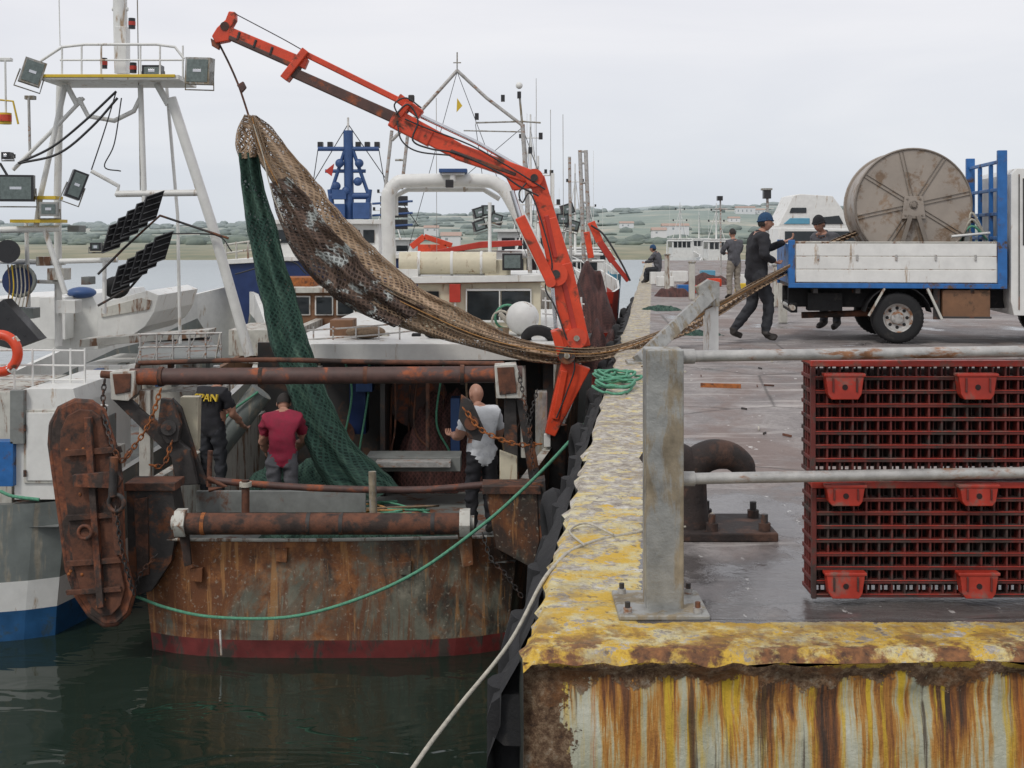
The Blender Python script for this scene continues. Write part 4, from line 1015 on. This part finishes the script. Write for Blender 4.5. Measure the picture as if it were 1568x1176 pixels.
c_beanie=M('blue_beanie',(.02,.06,.13),.2,.9,0,50,bump=.6); c_gj=M('grey_jacket',(.08,.08,.09),.35,.85,0,10,bump=.4); c_cap=M('dark_cap',(.02,.02,.022),.2,.9,0,30)
dz=-2.2
person('fisherman',(3.62,18.2,0),math.radians(-80),dict(pelvis=(0,-.02,.97),waist=(0,.0,1.12),chest=(0,.05,1.31),neck=(0,.08,1.49),head=(0,.11,1.56),shR=(.2,.03,1.41),elR=(.34,-.02,1.18),wrR=(.21,.17,1.10),shL=(-.19,.06,1.42),elL=(-.26,.28,1.26),wrL=(-.2,.5,1.36),
   knR=(.12,.14,.52),anR=(.12,.08,.1),toR=(.14,.25,.045),hipL=(-.09,-.02,.9),knL=(-.12,-.0,.5),anL=(-.13,-.30,.12),toL=(-.14,-.15,.045)),1.08,(c_black,c_dark,c_shoe),hat=c_beanie,face=(.25,1,-.12),bulk=1.17)
p=S(1272,520,20.3)
person('fisherman',(p.x,20.3,0),math.radians(130),dict(waist=(0,.05,1.12),chest=(0,.13,1.29),neck=(0,.2,1.46),head=(0,.25,1.53),shR=(.18,.15,1.38),elR=(.26,.2,1.10),wrR=(.16,.42,1.02),shL=(-.18,.15,1.38),elL=(-.26,.2,1.10),wrL=(-.16,.42,1.02)),1.1,(c_gj,c_dark,c_shoe),hat=c_cap,face=(0,1,-.35),bulk=1.15)
p=S(1124,455,30)
person('fisherman',(p.x,30,0),math.radians(20),dict(elR=(.26,.12,1.2),wrR=(.12,.3,1.15),elL=(-.26,.12,1.2),wrL=(-.12,.3,1.15)),.98,(c_gj,M('tan_trousers',(.25,.22,.18),.2,.85),c_shoe),face=(0,1,-.2),bulk=1.1)
p=S(432,0,15.4)
person('fisherman',(p.x,15.4,dz),math.radians(8),dict(waist=(0,.06,1.11),chest=(0,.17,1.27),neck=(0,.30,1.42),head=(0,.36,1.45),shR=(.19,.20,1.35),elR=(.25,.32,1.09),wrR=(.17,.52,.95),shL=(-.19,.20,1.35),elL=(-.25,.30,1.09),wrL=(-.2,.5,.9)),1.06,(c_red,c_grey,c_shoe),sleeve='short',face=(0,.8,-.6),bulk=1.1)
p=S(738,0,15.3)
person('fisherman',(p.x,15.3,dz),math.radians(25),dict(waist=(0,.02,1.12),chest=(0,.06,1.32),neck=(0,.09,1.49),head=(0,.12,1.55),elR=(.25,.06,1.15),wrR=(.14,.30,1.10),elL=(-.27,.02,1.17),wrL=(-.26,.26,1.15)),1.09,(c_wt,c_black,c_shoe),sleeve='short',face=(-.2,1,-.3),bald=True,bulk=1.12)
Yp=16.3; p=S(325,0,Yp)
person('fisherman',(p.x,Yp,-1.95),math.radians(-15),dict(elR=(.27,.06,1.15),wrR=(.3,.26,.98),elL=(-.26,.14,1.16),wrL=(-.1,.34,1.1),waist=(0,.02,1.12),chest=(0,.06,1.32),neck=(0,.12,1.48),head=(0,.17,1.54)),1.0,(c_black,c_dark,c_shoe),sleeve='short',face=(0,1,-.6),bulk=1.12,text='SPAN')
p=S(1000,430,40)
person('fisherman',(p.x+.2,40,0),math.radians(60),dict(pelvis=(0,0,.5),waist=(0,.03,.65),chest=(0,.1,.85),neck=(0,.16,1.03),head=(0,.2,1.08),shR=(.18,.1,.95),elR=(.22,.28,.75),wrR=(.1,.45,.7),shL=(-.18,.1,.95),elL=(-.22,.28,.75),wrL=(-.1,.45,.7),hipR=(.1,.05,.48),knR=(.13,.42,.48),anR=(.12,.45,.1),toR=(.12,.6,.045),hipL=(-.1,.05,.48),knL=(-.13,.42,.48),anL=(-.12,.45,.1),toL=(-.12,.6,.045)),1.0,(c_gj,c_dark,c_shoe),hat=c_beanie)
o=Ob('fish_box',.01); o.box((p.x-.1,39.8,0),(p.x+.45,40.2,.4),m_white); o.build()

# ------------------------------------------------------------------ steel frame on quay
o=Ob('steel_brace',.006)
o.part('post'); a=S(1089,540,16.3); o.box((a.x-.09,16.25,0),(a.x+.09,16.4,.93),m_white)
o.part('cap'); o.sprism([(1066,440),(1085,428),(1102,432),(1102,470),(1075,466)],16.1,.15,m_galv)
o.part('diagonal'); o.beam(V((1.55,15.0,.02)),S(1092,446,16.2),.17,.12,m_galv); o.box((1.4,14.85,.0),(1.75,15.2,.03),m_galv)
o.build()

# ------------------------------------------------------------------ white boat on the left
def flood(o,c,wd,ht,tilt=0,yaw=0,mat=None,dep=.16):
    R3=Matrix.Rotation(yaw,3,'Z')@Matrix.Rotation(tilt,3,'Y'); c=V(c)
    def bx(lo,hi,m):
        q=[(lo[0],lo[1],lo[2]),(hi[0],lo[1],lo[2]),(hi[0],hi[1],lo[2]),(lo[0],hi[1],lo[2]),(lo[0],lo[1],hi[2]),(hi[0],lo[1],hi[2]),(hi[0],hi[1],hi[2]),(lo[0],hi[1],hi[2])]
        o.hexa([c+R3@V(v) for v in q],m)
    bx((-wd/2,0,-ht/2),(wd/2,dep,ht/2),mat or m_blackgl); bx((-wd/2+.03,-.008,-ht/2+.03),(wd/2-.03,-.001,ht/2-.03),m_lens); bx((-wd/6,-.012,-.02),(wd/6,-.009,.02),m_chrome)
    for k in range(5): bx((-wd/2+wd*k/5+.02,dep,-ht/2+.02),(-wd/2+wd*k/5+.035,dep+.04,ht/2-.02),mat or m_blackgl)
    o.tube([c+R3@V((-wd/2-.02,.08,0)),c+R3@V((-wd/2-.03,.1,-ht*.7)),c+R3@V((wd/2+.03,.1,-ht*.7)),c+R3@V((wd/2+.02,.08,0))],.012,m_galv,6)
B=Ob('white_trawler',.006)
B.part('hull')
hull(B,-7.65,14.75,.03,[(0,2.3,2.15,-1.62),(.6,2.4,2.3,-1.6),(5,2.5,2.4,-1.45),(9,2.4,2.2,-1.1),(13,1.8,1.3,-.5),(16,.8,.3,.1),(17,.05,.02,.3)],
     [(-4.2,m_bluehull),(-2.89,m_white),(-2.54,m_hullgrey),(-2.0,m_hullgrey),(None,m_hullgrey)],-1.9,m_grey,.35,m_white)
B.part('transom_rope'); B.stube([(0,752),(20,760),(60,765)],14.3,.02,m_ropeg,8,True)
B.part('aft_house')
B.sprism([(20,602),(40,595),(112,595),(118,620),(118,765),(22,765)],15.6,2.2,m_white); B.sbox(36,628,92,740,15.57,.03,m_dirtywhite); B.sbox(40,632,88,736,15.55,.03,m_white); B.sbox(-200,600,18,775,15.9,2,m_dirtywhite)
B.tube([S(82,690,15.52),S(82,700,15.52)],.015,m_galv,8)
for b in (650,720): B.tube([S(38,b,15.53),S(38,b+10,15.53)],.02,m_darksteel,8)
B.sbox(-12,676,20,745,15.5,.2,m_blue); B.sbox(15,598,36,680,15.5,.1,m_grey)
B.part('deck_clutter'); B.stube([(120,760),(150,690),(160,620)],15.8,.05,m_white); B.sbox(122,690,170,770,16,.6,m_dirtywhite)
B.sbox(128,640,160,690,16.6,.5,m_grey); B.tube([S(400,600,17.5),S(330,690,17.5)],.17,m_hullgrey,16); B.stube([(332,690),(345,640),(395,600)],17.3,.02,m_ropeg,6,True)
B.sbox(200,600,330,640,18.5,1,m_dirtywhite); B.sbox(120,560,215,610,19,2,m_white)
for k in range(22):
    a=random.uniform(120,330); b=random.uniform(545,590); B.sbox(a,b,a+random.uniform(5,22),b+random.uniform(8,25),18.3+random.random(),.2,random.choice([m_dirtywhite,m_white,m_grey,m_hullgrey,m_galv2,m_bluemast,m_rust]))
B.part('rails')
for yy in (535,558,580): B.stube([(-30,yy),(130,yy+2)],16.2,.014,m_white,6); 
for a in (-5,22,50,82,108,130): B.stube([(a,533),(a,598)],16.2,.016,m_white,6)
B.part('platform'); B.prism([S(210,555,17),S(340,550,17),S(318,512,20.5),S(215,515,20.5)],(0,0,.04),m_grey)
for a in (215,240,265,290,315,338): B.stube([(a,510),(a,556)],17,.016,m_galv2,6)
B.stube([(212,512),(340,510)],17,.018,m_galv2,6); B.stube([(212,532),(340,530)],17,.014,m_galv2,6)
for a in (225,250,275,300,325): B.stube([(a,512),(a-18,556)],17.02,.01,m_galv2,6)
B.stube([(338,510),(330,550),(395,556)],17,.02,m_dirtywhite,6)
B.part('forward_house')
B.sprism([(-60,460),(140,450),(150,470),(150,535),(-60,540)],21,3,m_white); B.sprism([(150,465),(225,445),(243,452),(236,478),(222,500),(200,515),(150,520)],20,2.5,m_white)
B.sprism([(155,472),(215,456),(232,460),(228,474),(155,486)],19.97,.04,m_dirtywhite)
B.sprism([(122,520),(320,505),(318,516),(120,532)],19.2,.5,m_dirtywhite); B.sbox(60,455,100,520,20.5,.4,m_white)
B.sbox(10,470,40,510,20.95,.04,m_glass)
B.part('mast')
Yl=18.0
def bt(pp,r,mat=m_white,dy=0,n=10): B.stube(pp,Yl+dy,r,mat,n)
bt([(183,-60),(184,20),(186,112)],.1); bt([(176,0),(188,0)],.06); bt([(172,14),(196,14)],.03); B.sbox(176,40,193,112,Yl-.1,.2,m_white)
bt([(92,128),(88,300),(90,530)],.055,dy=.6); bt([(100,130),(62,300),(55,350)],.04); bt([(215,130),(222,330)],.04); bt([(128,150),(90,190),(20,260)],.03)
bt([(262,150),(325,345),(382,545)],.075); bt([(255,130),(272,330),(276,530)],.025,dy=.8); bt([(68,350),(100,450)],.04)
bt([(178,297),(310,295)],.05); bt([(0,352),(92,350)],.05); bt([(92,400),(180,398)],.04); bt([(0,400),(100,402)],.04,dy=.4)
bt([(120,150),(135,178),(175,185),(205,170),(215,150)],.035); bt([(240,128),(258,160)],.05); bt([(102,130),(118,160)],.04)
bt([(140,262),(182,285),(178,300)],.03); bt([(0,430),(95,432)],.03,dy=.5); bt([(40,340),(44,470)],.03,dy=.3)
B.part('mast_platform'); p=S(75,0,Yl);q=S(285,0,Yl); z=S(0,124,Yl).z
B.box((p.x,Yl-.4,z-.03),(q.x,Yl+.6,z+.04),m_white); B.box((p.x+.02,Yl-.42,z-.0),(q.x-.05,Yl-.401,z+.045),m_yellow)
bt([(95,72),(130,68),(240,68),(268,72),(282,90)],.02,dy=-.35); bt([(92,92),(282,92)],.014,dy=-.35); bt([(95,72),(60,95)],.02,dy=-.35)
for a in (95,125,155,215,245,280): bt([(a,70),(a,122)],.016,dy=-.35,n=6)
B.part('navigation_lamps')
for a,b in ((202,36),(159,97),(204,104)): B.tube([S(a,b+8,Yl-.2),S(a,b-8,Yl-.2)],.05,m_blackgl,12); B.tube([S(a,b+3,Yl-.2),S(a,b-3,Yl-.2)],.053,m_redpaint,12)
B.tube([S(8,190,Yl),S(8,173,Yl)],.09,m_yellow,14); B.tube([S(8,186,Yl-.02),S(8,176,Yl-.02)],.092,m_orange,14); bt([(8,92),(9,173)],.015); B.sbox(-4,88,16,93,Yl,.1,m_white); bt([(-10,152),(20,155),(28,190)],.015,m_yellow)
bt([(44,150),(46,240)],.02,m_galv2); B.sbox(37,146,52,152,Yl,.1,m_galv); bt([(210,-20),(215,300)],.01,m_galv,n=5); bt([(90,-20),(92,70)],.01,n=5)
B.part('floodlights')
flood(B,S(50,110,Yl-.5),.3,.36,.3,.4,m_galv); flood(B,S(302,108,Yl-.5),.38,.38,.05,-.2,m_galv); flood(B,S(232,108,Yl-.3),.28,.16,0,0)
flood(B,S(24,288,Yl-.4),.48,.38,0,.2); flood(B,S(118,283,Yl-.4),.22,.4,.35,.5); flood(B,S(74,320,Yl-.3),.25,.2,0,.2,m_galv); flood(B,S(146,378,Yl-.3),.15,.12,0,.2)
flood(B,S(8,238,Yl-.3),.12,.1,0,0)
B.sprism([(40,300),(85,300),(85,305),(40,305)],Yl-.2,.3,m_yellow); B.sprism([(15,336),(92,336),(92,341),(15,341)],Yl-.2,.3,m_yellow)
B.part('led_panels')
for bx_,by_ in ((176,362),(190,424)):
    for k in range(5):
        c=S(bx_+k*14,by_-k*11,Yl-.35-.05*k); u=V((.062,-.02,.19)); v=V((.11,.06,.045)); nrm=u.cross(v).normalized()*.05
        q=[c-u-v,c-u+v,c+u+v,c+u-v]; B.hexa([*(x for x in q),*(x+nrm for x in q)],m_blackgl)
        for m in range(4):
            tt=-.75+.5*m; B.beam(c-v*.85+u*tt+nrm*-.2,c+v*.85+u*tt+nrm*-.2,.012,.03,m_lampgrey)
        B.beam(c-u*1.02-v,c-u*1.02+v,.014,.05,m_lampgrey); B.beam(c+u*1.02-v,c+u*1.02+v,.014,.05,m_lampgrey)
bt([(150,420),(190,380),(245,330),(350,365)],.018,m_darksteel,-.2); bt([(150,468),(200,440),(255,375)],.018,m_darksteel,-.2); bt([(160,400),(160,480)],.03,m_white,-.1)
B.part('ropes'); 
for pp in (((28,250),(80,225),(130,185),(178,140)),((30,250),(90,235),(140,195),(180,150)),((178,140),(160,200),(140,260)),((186,150),(175,220),(160,255),(185,262)),((30,300),(0,250)),((250,358),(330,360),(355,385)),((360,420),(440,400),(470,420))): B.stube(pp,Yl-.2,.02 if pp[0][0]<40 else .011,m_cable,6,True)
B.part('winch'); B.tube([S(30,430,Yl),S(30,430,Yl+.6)],.24,m_navy,20); B.torus(S(30,430,Yl-.02),V((0,1,0)),.22,.03,m_hullgrey); B.tube([S(12,385,Yl-.3),S(12,385,Yl+.2)],.17,m_blackgl,20)
for k in range(6): B.stube([(12+k*6,405),(15+k*6,440),(10+k*6,470)],Yl-.06,.012,random.choice([m_ropew,m_ropeb,m_yellow]),5,True)
B.sprism([(-10,470),(5,458),(60,520),(20,535),(-10,528)],Yl-.6,.3,m_blackgl); B.ell(S(125,448,21),(.25,.2,.1),m_bluemast); B.ell(S(178,440,Yl+.5),(.2,.2,.17),m_black)
for a,b,w_,h_,m_ in ((112,350,18,10,m_grey),(65,400,20,14,m_dirtywhite),(85,420,26,18,m_dirtywhite),(130,430,12,12,m_grey),(100,470,30,20,m_white),(40,480,20,16,m_hullgrey)): B.sbox(a-w_/2,b-h_/2,a+w_/2,b+h_/2,Yl+.3,.3,m_)
B.build()
o=Ob('life_ring'); o.torus(S(0,541,15.9),V((.1,1,0)),.24,.065,m_orange,30,12)
for a in range(4):
    q=S(0,541,15.9)+V((math.cos(a*math.pi/2+.7)*.24,-.01,math.sin(a*math.pi/2+.7)*.24)); tg=V((-math.sin(a*math.pi/2+.7),0,math.cos(a*math.pi/2+.7)))*.04; o.tube([q-tg,q+tg],.069,m_white,12)
o.build()

# ------------------------------------------------------------------ boats further off
def boat(name,x,Y,dx,L,Bm,ztop,mh,mcab,cab,mast,cross=True,rise=.9,mmast=None):
    o=Ob(name,.01); o.part('hull')
    b=Bm/2
    hull(o,x,Y,dx,[(0,b*.9,b*.75,ztop),(L*.3,b,b*.9,ztop),(L*.6,b*.95,b*.75,ztop+rise*.25),(L*.85,b*.5,b*.25,ztop+rise*.7),(L,.04,.02,ztop+rise)],[(-4,m_boot),(ZW+.25,mh),(ZW+.9,mh),(None,mh)],ztop-.5,m_grey,.2,m_white)
    c0,c1,hc=cab; o.part('wheelhouse'); xc=x+dx*(c0)
    o.box((xc-b*.55,Y+c0,ztop-.5),(xc+b*.55,Y+c1,ztop+hc),mcab); o.box((xc-b*.62,Y+c0-.2,ztop+hc),(xc+b*.62,Y+c1+.2,ztop+hc+.09),m_white)
    o.part('windows')
    n=4
    for k in range(n):
        w0=xc-b*.5+k*b*1.0/n+.04; o.box((w0,Y+c0-.03,ztop+hc*.55),(w0+b*1.0/n-.08,Y+c0+.02,ztop+hc*.9),m_glass)
    for k in range(3): o.box((xc-b*.55-.02,Y+c0+.3+k*(c1-c0)/3.2,ztop+hc*.55),(xc-b*.55+.02,Y+c0+.3+(k+.7)*(c1-c0)/3.2,ztop+hc*.9),m_glass)
    o.part('mast'); mm=mmast or m_white; H_=mast; xm=xc; ym=Y+(c0+c1)/2; zb=ztop+hc
    o.tube([(xm,ym,zb),(xm,ym,zb+H_)],[.07,.03],mm,10)
    if cross:
        for f,wd in ((.5,.6),(.8,.4)):
            o.tube([(xm-wd,ym,zb+H_*f),(xm+wd,ym,zb+H_*f)],.02,mm,8)
            for q in (-1,1): o.box((xm+q*wd*.9-.05,ym-.05,zb+H_*f),(xm+q*wd*.9+.05,ym+.05,zb+H_*f+.14),m_blackgl)
        o.tube([(xm-.6,ym,zb),(xm,ym,zb+H_*.8)],.02,mm,8); o.tube([(xm+.6,ym,zb),(xm,ym,zb+H_*.8)],.02,mm,8)
    for q in range(2): xx=xm+random.uniform(-1,1); o.tube([(xx,ym,zb),(xx,ym,zb+H_*random.uniform(.7,1.2))],.01,m_white,5)
    o.part('rigging'); o.tube([(xm,ym,zb+H_*.9),(x+dx*L,Y+L-.2,ztop+rise)],.01,m_cable,5); o.tube([(xm,ym,zb+H_*.9),(x,Y+.3,ztop+.8)],.01,m_cable,5)
    o.part('stern_gantry'); 
    for q in (-1,1): o.tube([(x+q*b*.75,Y+.4,ztop-.4),(x+q*b*.7,Y+.4,ztop+1.3)],.05,mm,8)
    o.tube([(x-b*.7,Y+.4,ztop+1.3),(x+b*.7,Y+.4,ztop+1.3)],.06,mm,8)
    o.part('rails')
    for q in (-1,1):
        pts=[(x+dx*L*f+q*b*g,Y+L*f,ztop+rise*h+.45) for f,g,h in ((.55,.93,.2),(.75,.7,.5),(.9,.35,.8),(1,.05,1))]; o.tube(pts,.02,m_white,6)
        for pt in pts: o.tube([pt,(pt[0],pt[1],pt[2]-.45)],.02,m_white,6)
    return o
o=Ob('wooden_fishing_boat',.01)
o.part('hull'); hull(o,-4.6,24,.02,[(0,1.7,1.5,-1.3),(3,1.8,1.6,-1.25),(6,1.6,1.3,-1.0),(9,.8,.4,-.4),(10,.05,.02,-.1)],[(-4,m_boot),(-3,m_bluemast),(-2,m_white),(None,m_white)],-1.7,m_wood,.2)
o.part('cabin'); o.sbox(432,446,545,520,25,2.4,m_wood); o.sprism([(425,440),(548,440),(552,448),(423,449)],24.85,2.7,m_dirtywhite)
for a in (447,482,515): o.sbox(a,453,a+28,483,24.96,.05,m_white); o.sbox(a+2,455,a+26,481,24.94,.03,m_glass)
o.sbox(425,425,480,440,25.3,1,m_rustor); o.sbox(350,505,480,545,24.3,2.,m_dirtywhite)
o.part('name_board'); o.sbox(452,505,483,520,24.2,.05,m_tealblue)
o.build()
o=Ob('blue_trawler',.01)
Yb_=31
o.part('hull')
o.prism([S(345,402,Yb_),S(420,398,Yb_),S(560,392,Yb_),S(640,400,Yb_),S(640,640,Yb_),S(430,640,Yb_),S(395,560,Yb_),S(368,480,Yb_),S(352,440,Yb_)],(0,6,0),m_navy)
o.sprism([(340,398),(430,393),(645,388),(645,395),(430,400),(342,405)],Yb_-.1,6.2,m_white)
o.sprism([(412,585),(640,585),(640,640),(430,640)],Yb_-.05,.05,m_boot)
o.part('bow_rail')
for yy in (370,383): o.stube([(344,yy+5),(380,yy),(430,yy-2)],Yb_,.03,m_dirtywhite,6)
for a in (346,362,380,400,420): o.stube([(a,370),(a,400)],Yb_,.03,m_dirtywhite,6)
o.part('wheelhouse'); o.sbox(418,342,580,400,Yb_+.5,4,m_white); o.sbox(412,336,584,343,Yb_+.3,4.4,m_white)
for k in range(7): o.sbox(424+k*22,352,441+k*22,372,Yb_+.46,.05,m_glass)
o.sprism([(435,425),(470,425),(475,440),(433,440)],Yb_-1,.5,m_rustor)
o.part('blue_mast')
def mb(pp,r,m=m_bluemast): o.stube(pp,Yb_+2,r,m,8)
mb([(533,200),(535,342)],.13); mb([(487,228),(580,228)],.06); mb([(533,180),(533,205)],.03,m_white); mb([(505,300),(565,300)],.09); mb([(498,262),(560,262)],.05)
mb([(505,300),(533,215)],.05); mb([(565,300),(535,215)],.05); mb([(512,342),(505,290)],.07); mb([(560,342),(566,290)],.07)
for a in (490,505,548,562,577): o.sbox(a-4,217,a+4,226,Yb_+2,.2,m_blackgl)
for a,b in ((520,250),(550,250),(515,285),(548,278),(530,292)): o.ell(S(a,b,Yb_+1.9),.12,m_bluemast,12,8)
o.sbox(508,290,530,305,Yb_+1.8,.4,m_bluemast); o.sbox(540,310,566,335,Yb_+1.7,.5,m_bluemast); o.sbox(505,312,528,335,Yb_+1.7,.5,m_bluemast)
for k in range(3): 
    for j in range(2): o.sbox(582+j*22,300+k*18,602+j*22,315+k*18,Yb_+2,.15,m_blackgl); 
    mb([(570,312+k*18),(632,308+k*18)],.03)
mb([(600,295),(600,360)],.05); mb([(437,240),(450,345)],.03,m_white); mb([(468,300),(468,345)],.03,m_white)
o.prism([S(497,262,Yb_+1.5),S(512,250,Yb_+1.5),S(508,270,Yb_+1.5)],(0,.02,0),m_redpaint)
for q in ((533,190,440,345),(533,190,640,345),(487,228,470,345),(580,228,600,345)): mb([q[:2],q[2:]],.012,m_cable)
o.build()
boat('fishing_boat',.3,38,.09,14,4.2,-.3,m_white,m_white,(4,7.5,2.0),4.2).build()
boat('fishing_boat',-5.5,46,.05,15,4.4,-.8,m_tealblue,m_white,(4,8,2.2),2.5).build()
boat('fishing_boat',2.6,52,.1,12,3.8,-.8,m_redpaint,m_white,(3,6,1.5),4.2).build()
boat('fishing_boat',4.4,70,.1,11,3.6,-.6,m_tealblue,m_white,(3,6,1.4),3.2).build()
boat('fishing_boat',.35,28.5,.115,9,2.9,-.2,m_white,m_white2,(3,5.5,1.3),2.6,True,.5).build()
o=Ob('folded_deck_crane',.01)
Yo=33
for q in (((630,378),(650,362),.16),((650,362),(692,376),.14),((640,380),(684,380),.2),((905,340),(918,370),.2),((918,370),(938,400),.18),((938,400),(962,430),.12),((898,355),(905,395),.16)): o.beam(S(*q[0],Yo),S(*q[1],Yo),q[2],.2,m_orange if q[0][0]<900 or q[0][1]<350 else m_redpaint)
o.stube([(905,345),(925,360),(950,400),(965,430)],Yo-.2,.03,m_cable,6,True); o.build()
o=Ob('red_awning',.01); o.sprism([(655,385),(735,370),(800,368),(800,376),(735,380),(655,392)],27,2,m_redpaint); o.sbox(660,385,800,422,27.2,2,m_white)
o.build()
o=Ob('stacked_nets')
mound(o,(1.75,27.5,-.5),.6,1.5,1.3,m_nd,8); 
p=S(935,460,24); mound(o,(p.x-.2,24,-1),.4,1.2,.8,m_nd,9); o.build()
o=Ob('twin_pole_mast',.01); Yx=36
o.stube([(888,230),(894,400)],Yx,.06,m_galv2); o.stube([(897,230),(903,400)],Yx,.06,m_galv2)
for yy in (232,250,280,310): o.stube([(888,yy),(899,yy)],Yx,.035,m_galv2)
o.build()
o=Ob('floodlight_mast',.01); Yx=26
o.stube([(872,240),(874,400)],Yx,.035,m_galv2)
for k,(a,b) in enumerate(((735,325),(748,322),(760,335),(870,320),(862,335),(878,345),(735,345),(835,330))): flood(o,S(a,b,Yx),.26,.22,.3*(k%3-1),.2)
o.stube([(728,345),(770,340)],Yx,.02,m_galv); o.stube([(750,310),(750,400)],Yx,.04,m_white); o.stube([(865,350),(880,350)],Yx,.03,m_galv); o.build()
for a,Yq,l,ms in ((1100,84,8,2.6),(1072,110,7,2.5),(1042,96,8,3.)):
    boat('moored_boat',(a-784)/F*Yq,Yq,.2,l,2.8,-.1,m_white,m_white,(2,4.5,1.4),ms,ms>2.55,.6).build()

# ------------------------------------------------------------------ things on the quay beyond
o=Ob('motor_cruiser',.03)
Yv=60
o.part('hull'); o.sprism([(1180,372),(1186,345),(1300,345),(1300,372)],Yv,3,m_white)
o.part('superstructure'); o.sprism([(1192,345),(1206,318),(1214,300),(1225,297),(1275,300),(1290,320),(1300,345)],Yv,2.6,m_white)
o.part('windows'); o.sprism([(1200,343),(1210,334),(1240,334),(1240,343)],Yv-.05,.04,m_tealblue); o.sprism([(1245,334),(1285,330),(1292,343),(1245,343)],Yv-.05,.04,m_glass); o.sprism([(1212,318),(1235,318),(1235,326),(1209,326)],Yv-.05,.04,m_glass)
o.part('cradle'); 
for a in (1200,1280): o.sbox(a-4,372,a+4,411,Yv,2,m_darksteel)
o.build()
o=Ob('parked_van',.04); Yv=48
vx=S(1190,0,Yv).x
o.part('body'); o.prism([(vx,Yv,.35),(vx+4.4,Yv,.35),(vx+4.4,Yv,1.0),(vx+3.6,Yv,1.15),(vx+2.9,Yv,1.85),(vx+.1,Yv,1.9),(vx,Yv,1.2)],(0,1.8,0),m_white)
o.part('windows'); o.prism([(vx+1.9,Yv-.02,1.2),(vx+3.4,Yv-.02,1.2),(vx+2.85,Yv-.02,1.75),(vx+1.9,Yv-.02,1.75)],(0,.015,0),m_glass); o.prism([(vx+.3,Yv-.02,1.2),(vx+1.7,Yv-.02,1.2),(vx+1.7,Yv-.02,1.75),(vx+.3,Yv-.02,1.75)],(0,.015,0),m_glass)
o.part('wheels')
for q in (.8,3.6):
    o.revolve((vx+q,Yv+.1,.33),(0,1,0),[(.0,-.12),(.2,-.12),(.33,-.1),(.33,.1),(.2,.12)],m_black,24)
o.build()
o=Ob('lamp_pole',.01); Yx=45
o.stube([(1175,300),(1176,430)],Yx,.05,m_galv2); o.sbox(1170,291,1181,304,Yx-.2,.3,m_blackgl); o.sbox(1168,288,1183,291,Yx-.25,.4,m_galv); o.build()
o=Ob('lamp_pole',.01); o.stube([(1103,305),(1104,420)],50,.035,m_galv2); o.sbox(1099,300,1107,307,49.8,.3,m_blackgl); o.stube([(1094,320),(1114,320)],50,.03,m_galv2); o.build()
for a,Yq,hh in ((1200,22,.95),(1190,27,.9),(1060,30,.9),(1022,36,1)):
    o=Ob('mooring_post',.01); x=(a-784)/F*Yq; o.part('post').box((x-.07,Yq,0),(x+.07,Yq+.14,hh),m_dirtywhite); o.part('cap').box((x-.09,Yq-.02,hh),(x+.09,Yq+.16,hh+.04),m_galv); o.build()
o=Ob('net_heap')
for a,Yq,r,h,m_ in ((1012,26,.45,.1,m_netg),(1072,19.5,.35,.07,m_netg),(1030,32,.5,.25,m_nd),(1085,40,.8,.35,m_nd),(1235,30,1.2,.4,m_nd),(1400,33,1.5,.5,m_nd)):
    mound(o,((a-784)/F*Yq,Yq,-.02),r,r*.8,h,m_,a*.1,18)
o.build()
for a,Yq,c_,s_ in ((1050,33,m_blue,.4),(1068,33.5,m_redpaint,.35),(1020,38,m_white,.5),(1095,38,m_orange,.4),(1040,42,m_white,.6),(1085,45,m_tealblue,.5),(1150,38,m_white,.6),(1140,34,m_yellow,.4)):
    o=Ob('fish_box',.01); x=(a-784)/F*Yq; s2=s_*.6
    o.part('sides'); o.box((x-s_/2,Yq,0),(x-s_/2+.03,Yq+s_,s2),c_); o.box((x+s_/2-.03,Yq,0),(x+s_/2,Yq+s_,s2),c_); o.box((x-s_/2+.031,Yq,0),(x+s_/2-.031,Yq+.03,s2),c_); o.box((x-s_/2+.031,Yq+s_-.03,0),(x+s_/2-.031,Yq+s_,s2),c_)
    o.part('base'); o.box((x-s_/2+.032,Yq+.031,.02),(x+s_/2-.032,Yq+s_-.031,.05),c_); o.build()
o=Ob('iron_scrap',.004); 
for k in range(28):
    x=random.uniform(1.2,4); y=random.uniform(8,17); a=random.uniform(0,3); l=random.uniform(.03,.14); o.beam((x,y,.004),(x+l*math.cos(a),y+l*math.sin(a),.008),.02,.01,random.choice([m_rust,m_darksteel,m_ropew,m_ropew]))
o.beam((1.95,12.7,.01),(2.35,12.6,.01),.05,.02,m_rustor); o.build()
o=Ob('mooring_buoy'); o.ell(S(308,462,88),(.35,.35,.25),m_tealblue); o.build()
print('objects',len(bpy.data.objects))
